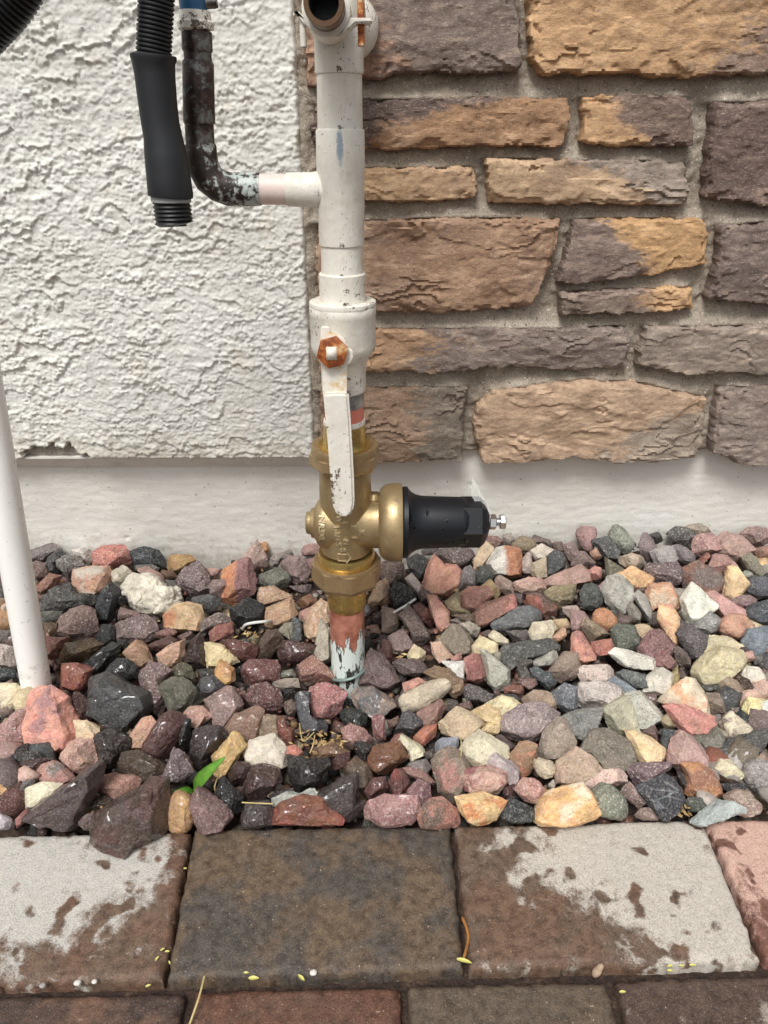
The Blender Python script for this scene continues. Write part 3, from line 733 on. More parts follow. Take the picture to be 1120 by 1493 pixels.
# casting lug between neck and bell
bm = bmesh.new(); bmesh.ops.create_cube(bm, size=1)
for q in bm.verts: q.co = Vector((q.co.x * (hx(556) - hx(535)), q.co.y * 0.014, q.co.z * 0.012))
bmesh.ops.bevel(bm, geom=list(bm.edges), offset=0.0025, segments=3, affect='EDGES')
par(link('casting_lug', bm_mesh('casting_lug', bm, True), M_BRONZE, None, (hx(545.5), PY + 0.002, hz + 36.5 * kx)), reg)
def nutprof(py0, py1, hw):
    return [(py0, hw * 0.86), (py0 + 1.5, hw * 0.97), (py0 + 6, hw), (py1 - 6, hw), (py1 - 2, hw * 0.97), (py1, hw * 0.88)]
def union_nut(pc, ytop, ymid, ybot, hw):
    """round collar over an eight-sided nut"""
    nn = vert('union_nut', [(ymid - 4, hw * 0.97), (ymid, hw * 1.065), (ybot - 4, hw * 1.065), (ybot, hw * 0.98)], M_NUT, reg, 8, R(10), 20)
    vert('union_collar', [(ytop, hw * 0.60), (ytop, hw * 0.90), (ytop + 2, hw * 0.985), (ytop + 5, hw), (ymid, hw * 0.99), (ymid + 3, hw * 0.95)], M_NUT, nn)
union_nut(500, 664, 680, 698, 49.0)
union_nut(505, 838, 846, 872, 48.0)
vert('seal_ring', [(822, 36), (823, 40), (829, 41.5), (835, 41.5), (839, 40)], M_BRASS, reg)
vert('threaded_ring', [(661, 33), (662, 38.5), (667, 39), (668, 36)], M_BRASS, reg)
bon = horiz('bonnet', [(586, 30), (586, 51), (588, 52.5), (594, 52.5), (596, 49), (600, 44.5), (606, 41), (614, 39), (626, 38.3), (672, 37), (676, 36), (680, 33)], M_BLACK, reg, 64, 0, 30)
hexp = horiz('bonnet_hex', [(671, 30), (672, 37.6), (699, 37.6), (706, 31), (711, 21), (712, 10)], M_BLACK, bon, 6, R(0), 25)
horiz('adjusting_screw', [(705, 5.5), (735, 5.5)], M_STEEL, reg, 20)
horiz('lock_nut', [(713, 9), (714, 11.5), (722, 11.5), (723.5, 9)], M_STEEL, reg, 6, R(12), 20)
horiz('screw_head', [(728, 9), (729, 11.5), (735.5, 11.5), (737, 9)], M_STEEL, reg, 6, R(40), 20)
# tag hung behind the lock nut
ta = [onY(712, 768, PY - 0.010), onY(716, 748, PY - 0.002), onY(689, 697, PY + 0.012), onY(687, 722, PY + 0.004)]
c0 = sum(ta, Vector()) / 4; off = Vector((0.0005, 0, 0.0003))
par(link('tag', mesh_py('tag', [p - c0 for p in ta] + [p - c0 + off for p in ta], [(0, 1, 2, 3), (7, 6, 5, 4), (0, 4, 5, 1), (1, 5, 6, 2), (2, 6, 7, 3), (3, 7, 4, 0)], False), M_TAG, None, c0), reg)
# raised lettering on the casting
vp = sorted([zr(*q) for q in vprof]); hp = [(hx(a), b * kx) for a, b in hprof]
def front(x, z):
    r1 = np.interp(z, [a for a, b in vp], [b for a, b in vp]); r2 = np.interp(x, [a for a, b in hp], [b for a, b in hp])
    f1 = math.sqrt(max(0, r1 * r1 - (x - ax(z)) ** 2)); f2 = math.sqrt(max(0, r2 * r2 - (z - hz) ** 2)) if x < hp[-1][0] else 0
    return PY - max(f1, f2)
dg = None
def emboss(txt, px, py, cap, tilt=0.0, parent=reg):
    cu = bpy.data.curves.new('lettering', 'FONT'); cu.body = txt; cu.size = cap / 0.70; cu.extrude = 0.0015; cu.offset = 0.00020; cu.resolution_u = 3
    cu.align_x = 'CENTER'; cu.align_y = 'CENTER'
    t = bpy.data.objects.new('lettering', cu); COL.objects.link(t)
    bpy.context.view_layer.update()
    me = bpy.data.meshes.new_from_object(t.evaluated_get(bpy.context.evaluated_depsgraph_get()))
    bpy.data.objects.remove(t)
    p = onY(px, py, PY - 0.025); ca, sa = math.cos(R(-90 + tilt)), math.sin(R(-90 + tilt))
    for q in me.vertices:
        x = p.x + q.co.x * ca - q.co.y * sa; z = p.z + q.co.x * sa + q.co.y * ca
        q.co = Vector((x - p.x, front(x, z) - q.co.z - p.y, z - p.z))
    me.materials.clear()
    return par(link('lettering', me, M_LETTER, None, p), parent)
emboss('NR3XL', 468.6, 773, 0.0055)
emboss('1-1/4 S', 492, 781, 0.0055, 4)
for ch, x, y in (('W', 494, 757), ('I', 503.5, 762), ('L', 515.6, 769), ('K', 527.8, 776), ('I', 517, 784), ('N', 504.4, 790), ('S', 500, 802)):
    emboss(ch, x, y, 0.0052)
# arrow outline
arr = [(493, 809), (505, 809), (505, 806), (512, 814), (505, 822), (505, 819), (493, 819)]
pts = []
for x, y in arr + arr[:1]:
    p = onY(x, y, PY - 0.025); pts.append((p.x, front(p.x, p.z), p.z))
par(tube('flow_arrow', pts, 0.0007, 6, M_LETTER), reg)

# tail piece above the regulator, then ball valve
vert('tail_piece', [(622, 29.0), (624, 30.5), (645, 30.5), (656, 31.5), (664, 34)], M_BRASS, pipe)
vert('primed_pipe', [(576, 28), (624, 28.5)], M_RED, pipe)
m = NM('grey smeared solder', 0.4, 0.6); v = m.obj()
c = m.ramp(m.noise(v, 90, 4, 0.7), [(0.35, lin((70, 72, 74))), (0.6, lin((168, 170, 168))), (0.75, lin((214, 212, 206)))])
M_SOLDER = m.fin(c, None, m.bump(m.noise(v, 150, 4), 0.5, 0.0012))
vert('solder_band', [(575, 28.4), (576, 29.2), (597, 29.2), (600, 28.4)], M_SOLDER, pipe, wob=0.03)
vert('solder_band', [(620, 28.2), (621, 30.2), (626, 31.0), (628, 30.4)], M_PAINT2, pipe, wob=0.03)
bv = empty('lever_valve', (ax(zr(500, 40)[0]), PY, zr(500, 40)[0])); par(bv, pipe)
vert('valve_body', [(452, 34), (452, 44), (454, 47.5), (457, 48.8), (468, 48.6), (470, 47.6), (514, 47.2), (521, 46), (533, 36), (538, 33.2), (570, 32.4), (578, 31.5), (580, 29)], M_PAINT2, bv, 56, wob=0.012)
# caulk rim on the valve top
vert('valve_rim', [(447, 40), (447, 46), (449, 48.6), (453, 49.2), (456, 48.4)], M_PAINT2, bv, 56, wob=0.03)
HYL = PY - 0.044
def extr(name, pix, Y, th, mat, parent, bev=0.0012, seg=3):
    pts = [onY(x, y, Y) for x, y in pix]; c = sum(pts, Vector()) / len(pts)
    bm = bmesh.new(); vs = [bm.verts.new((p.x - c.x, 0, p.z - c.z)) for p in pts]
    f = bm.faces.new(vs); r = bmesh.ops.extrude_face_region(bm, geom=[f])
    for q in r['geom']:
        if isinstance(q, bmesh.types.BMVert): q.co.y += th
    bmesh.ops.recalc_face_normals(bm, faces=bm.faces)
    if bev: bmesh.ops.bevel(bm, geom=list(bm.edges), offset=bev, segments=seg, affect='EDGES', clamp_overlap=True)
    me = bm_mesh(name, bm, True); sharp(me, 40)
    return par(link(name, me, mat, None, (c.x, Y, c.z)), parent)
stem_c = onY(485, 512, HYL)
par(lathe('stem', [(0.0, 0.0085), (0.028, 0.0085)], (stem_c.x, HYL + 0.003, stem_c.z), 'Y', 24, M_PAINT), bv)
lev = extr('lever', [(468, 478), (471, 476), (480, 477), (483, 486), (492, 488), (503, 495), (507, 508), (514, 511), (515, 522), (511, 530), (506, 532), (506, 576), (471, 577), (470, 535), (466, 520), (467, 500)], HYL, 0.003, M_RUST2, bv, 0.0006, 2)
m = mat_paint('white lever sleeve', 0.57)
grip = extr('grip_sleeve', [(471, 575), (490, 573), (508, 574), (511, 610), (514, 660), (516, 700), (517, 734), (514, 747), (508, 754), (501, 756), (493, 753), (487, 745), (484, 732), (481, 690), (478, 650), (474, 605)], HYL - 0.0035, 0.009, m, lev, 0.003, 4)
par(lathe('stem_nut', [(-0.0068, 0.0105), (-0.006, 0.0130), (-0.001, 0.0130), (0, 0.0115)], (stem_c.x, HYL, stem_c.z), 'Y', 6, M_RUST, None, True, 0, True, 25, R(15)), lev)
bm = bmesh.new(); bmesh.ops.create_cube(bm, size=1)
for q in bm.verts: q.co = Vector((q.co.x * 0.0098, q.co.y * 0.006, q.co.z * 0.0122))
bmesh.ops.bevel(bm, geom=list(bm.edges), offset=0.0009, segments=2, affect='EDGES')
par(link('stem_end', bm_mesh('stem_end', bm, True), M_RUST2, None, (stem_c.x - 0.0005, HYL - 0.0045, stem_c.z)), lev)

# pipe above the valve
vert('coupling', [(403, 31), (403.5, 33), (405, 34), (447, 33.4), (455, 33)], M_PAINT2, pipe, 48, wob=0.008)
vert('pipe_section', [(356, 30.3), (370, 30.5), (385, 30.3), (408, 30.6)], M_PAINT, pipe, wob=0.01)
m = mat_paint('white tee with blue drip', 0.63, ((0.003, -0.018, 0.0), (0.0042, 0.02, 0.016)))
zt_, _ = zr(214, 35)
tee = vert('tee', [(188, 33), (188.5, 34.8), (191, 35.6), (251, 35.3), (254, 34.2), (308, 34.2), (311, 33.6), (357, 33), (361, 32.4), (362, 30)], m, pipe, 56, wob=0.006)
tee.data.materials[0] = mat_paint('white tee with blue drip', 0.63, ((0.001, -0.018, zt_ - tee.location.z), (0.0040, 0.02, 0.020)))
vert('pipe_section', [(100, 33), (120, 33.1), (140, 32.9), (165, 33.1), (192, 33)], M_PAINT, pipe, wob=0.01)
vert('upper_tee', [(-110, 36), (50, 36), (102, 35.6), (105, 35), (106, 33)], M_PAINT, pipe)
# side branch
def P(px, py): return onY(px, py, PY)
def rad(px, py, hw): return hw * depth_of(P(px, py)) / FPX
def bstub(name, pl, mat, parent, seg=32):
    pts = [P(x, y) for x, y, h in pl]; c = pts[0].copy()
    return par(tube(name, [p - c for p in pts], [rad(x, y, h) for x, y, h in pl], seg, mat, None, c), parent)
bstub('branch_socket', [(492, 277, 22), (468, 277, 22.5), (462, 277, 25), (455, 277, 23.8), (420, 276.5, 22.8), (418, 276.5, 21.5)], M_PAINT, tee)
bstub('primed_sleeve', [(420, 276.5, 20.8), (378, 276, 20.8)], M_PINK, pipe)
el = [(380, 276, 22), (372, 276, 22.8), (350, 276.5, 23), (334, 276, 23), (318, 270, 23), (305, 260, 23), (297, 245, 23), (294, 228, 23), (292.5, 212, 22.5), (292, 208, 20)]
bstub('elbow', el, mat_verdigris(), pipe)
bstub('pipe_band', [(292, 212, 20.8), (290.5, 178, 20.8)], M_OLDCU, pipe)
bstub('copper_sleeve', [(291, 182, 21), (290.6, 179, 23), (289, 92, 22.6), (288.8, 88, 20.8)], M_OLDCU, pipe)
bstub('pipe_band', [(289, 92, 20), (288, 74, 20)], M_OLDCU, pipe)
bstub('copper_sleeve', [(288, 77, 20), (287.8, 74, 22), (287, 46, 22), (287, 44, 21)], M_OLDCU, pipe)
bib = bstub('hose_tap', [(286.5, 46, 21), (286, 43, 26), (285.5, 33, 26.5), (285, 30, 23), (284, 16, 22.5)], mat_paint('white chipped collar', 0.53), pipe)
bstub('tap_body', [(283, 19, 14), (282.5, 17, 19.5), (282, 6, 20.5), (281, -30, 20.5)], M_BLUE, bib)
bstub('side_outlet', [(298, 4, 8), (312, 3, 8.5), (316, 2, 8)], M_OLDCU, bib)
# open port facing the camera, and its clamp
pc = onY(472, 4, 0.548); k0 = depth_of(pc) / FPX
port = par(lathe('open_port', [(0.085, 28 * k0), (0.004, 30 * k0), (0.001, 30 * k0), (0.0, 29 * k0), (0.0, 22.5 * k0), (0.001, 21.5 * k0), (0.06, 21 * k0), (0.06, 2 * k0)], pc, 'Y', 48, mat_plain('brown stained port', lin((104, 78, 56)), 0.4, 0.4), None, True), pipe)
par(lathe('bore', [(0.0015, 21.4 * k0), (0.05, 20.8 * k0), (0.05, 1 * k0)], pc, 'Y', 40, M_INSIDE, None, False), port)
par(lathe('collar', [(0.022, 30 * k0), (0.023, 37 * k0), (0.075, 38 * k0)], pc, 'Y', 40, M_PAINT, None, False), port)
CY = 0.575; cc = [472, 6]
arc = [(cc[0] + 41 * math.cos(R(a)), cc[1] + 41 * math.sin(R(a))) for a in range(20, 165, 12)]
arci = [(cc[0] + 35 * math.cos(R(a)), cc[1] + 35 * math.sin(R(a))) for a in range(164, 20, -12)]
cl = extr('clamp_saddle', [(514, 20)] + arc + [(428, 25), (427, 17), (437, 17)] + arci[1:-1] + [(508, 16)], CY, 0.010, M_PAINT2, pipe, 0.0009, 2)
extr('clamp_ear', [(505, 25), (543, 26), (543, 33), (518, 34), (503, 49), (498, 53), (497, 47)], CY - 0.003, 0.016, M_PAINT2, cl, 0.001, 2)
extr('clamp_foot', [(468, 45), (498, 45), (498, 55), (487, 52), (470, 53)], CY - 0.002, 0.008, M_PAINT2, cl, 0.001, 2)
def rod(px, y0, y1, hw, mat):
    p1 = onY(px, y1, CY + 0.004); p0 = onY(px, y0, CY + 0.004); L = p0.z - p1.z; k = depth_of(p0) / FPX; n = int(L / 0.0011); pr = []
    for i in range(n):
        pr.append((L * i / n, (hw * (1.0 if i % 2 else 0.84)) * k))
    par(lathe('threaded_rod', pr, p1, 'Z', 16, mat, None, True, 0, True, 80), cl)
rod(527, -60, 68, 5.8, M_RUST3); rod(443, 18, 70, 5.4, M_PAINT2)
# feed pipe out of the wall with its escutcheon
ec = onY(508, 40, 0.79); ke = depth_of(ec) / FPX
par(lathe('feed_pipe', [(-0.17, 0.0165), (0.03, 0.0165)], ec, 'Y', 32, M_PAINT), pipe)
par(lathe('escutcheon', [(0.006, 44 * ke), (-0.002, 44 * ke), (-0.010, 40 * ke), (-0.018, 30 * ke), (-0.021, 24 * ke)], ec, 'Y', 40, M_PAINT2), pipe)

# ------------------------------------------------------------------ hoses and the leaning pipe
HYY = 0.592
def hpt(px, py): return onY(px, py, HYY)
def hr(px, py, hw): return hw * depth_of(hpt(px, py)) / FPX
hose = empty('black_hose', hpt(255, 328)); tag(hose, 'black corrugated hose with smooth rubber cuff hanging by copper elbow', 'hose')
def hosepart(name, pl, mat, parent, seg=40):
    pts = [hpt(x, y) for x, y, h in pl]; c = pts[0].copy()
    return par(tube(name, [p - c for p in pts], [hr(x, y, h) for x, y, h in pl], seg, mat, None, c), parent)
hosepart('rubber_cuff', [(223.5, 79, 24), (223.5, 79.5, 30), (223.6, 81, 33), (224, 86, 33), (224.2, 92, 30.5), (226, 110, 29), (230, 150, 27.8), (234, 180, 27.3), (238, 200, 27.8), (241, 220, 30), (243, 232, 31), (246, 258, 31.5), (249, 284, 32.3), (249.2, 287, 31.5), (249.2, 288, 26)], M_RUBBER, hose)
hosepart('grey_ring', [(249, 285, 26), (249, 286, 28.5), (250, 294, 28.5), (250, 295, 25)], M_GREY, hose)
th = []
for i in range(12):
    y = 292 + i * 3.0; th.append((250 + (y - 292) * 0.13, y, 27.6 if i % 2 else 25.2))
hosepart('threaded_end', [(250, 291, 24)] + th + [(255, 328, 22), (255, 328, 17), (254.5, 316, 16.5)], M_RUBBER2, hose)
def corr(name, path, hw, pitch, parent, Y=HYY):
    pts = smooth_path([onY(x, y, Y) for x, y in path], 40)
    L = sum((pts[i + 1] - pts[i]).length for i in range(len(pts) - 1)); n = int(L / pitch) * 4
    acc = [0]
    for i in range(len(pts) - 1): acc.append(acc[-1] + (pts[i + 1] - pts[i]).length)
    out, rr_ = [], []
    for k in range(n + 1):
        s = L * k / n; i = max(j for j in range(len(acc)) if acc[j] <= s + 1e-9); i = min(i, len(pts) - 2)
        t = (s - acc[i]) / max(1e-9, acc[i + 1] - acc[i]); out.append(pts[i].lerp(pts[i + 1], t))
        rr_.append(hw * (1.0, 0.985, 0.89, 0.985)[k % 4])
    c = out[0].copy()
    o = tube(name, [p - c for p in out], rr_, 36, M_RUBBER2, None, c)
    for p in o.data.polygons: p.use_smooth = True
    return par(o, parent) if parent is not None else o
corr('corrugated_tube', [(224, 88), (225, 60), (227, 20), (230, -30), (236, -90)], 26 * depth_of(hpt(226, 30)) / FPX, 0.0026, hose)
h2 = corr('corrugated_hose', [(-95, 140), (-45, 62), (10, 0), (48, -70), (70, -140)], 0.0165, 0.0032, None, 0.57)
tag(h2, 'black corrugated hose crossing the top left corner', 'hose')
q0, q1 = onY(56, 1015, 0.588), onY(2, 700, 0.606)
d = q1 - q0; base_ = q0 - d * 0.12
lp = lathe('leaning_pipe', [(0, 0.0142), (1, 0.0142)], (0, 0, 0), 'Z', 48, M_PVC) if False else tube('leaning_pipe', [(0, 0, 0), tuple(d * 0.5), tuple(d * 1.0), tuple(d * 2.4)], 0.0142, 40, M_PVC, None, base_)
tag(lp, 'plain white plastic pipe leaning at the left edge, foot in the gravel', 'pipe')

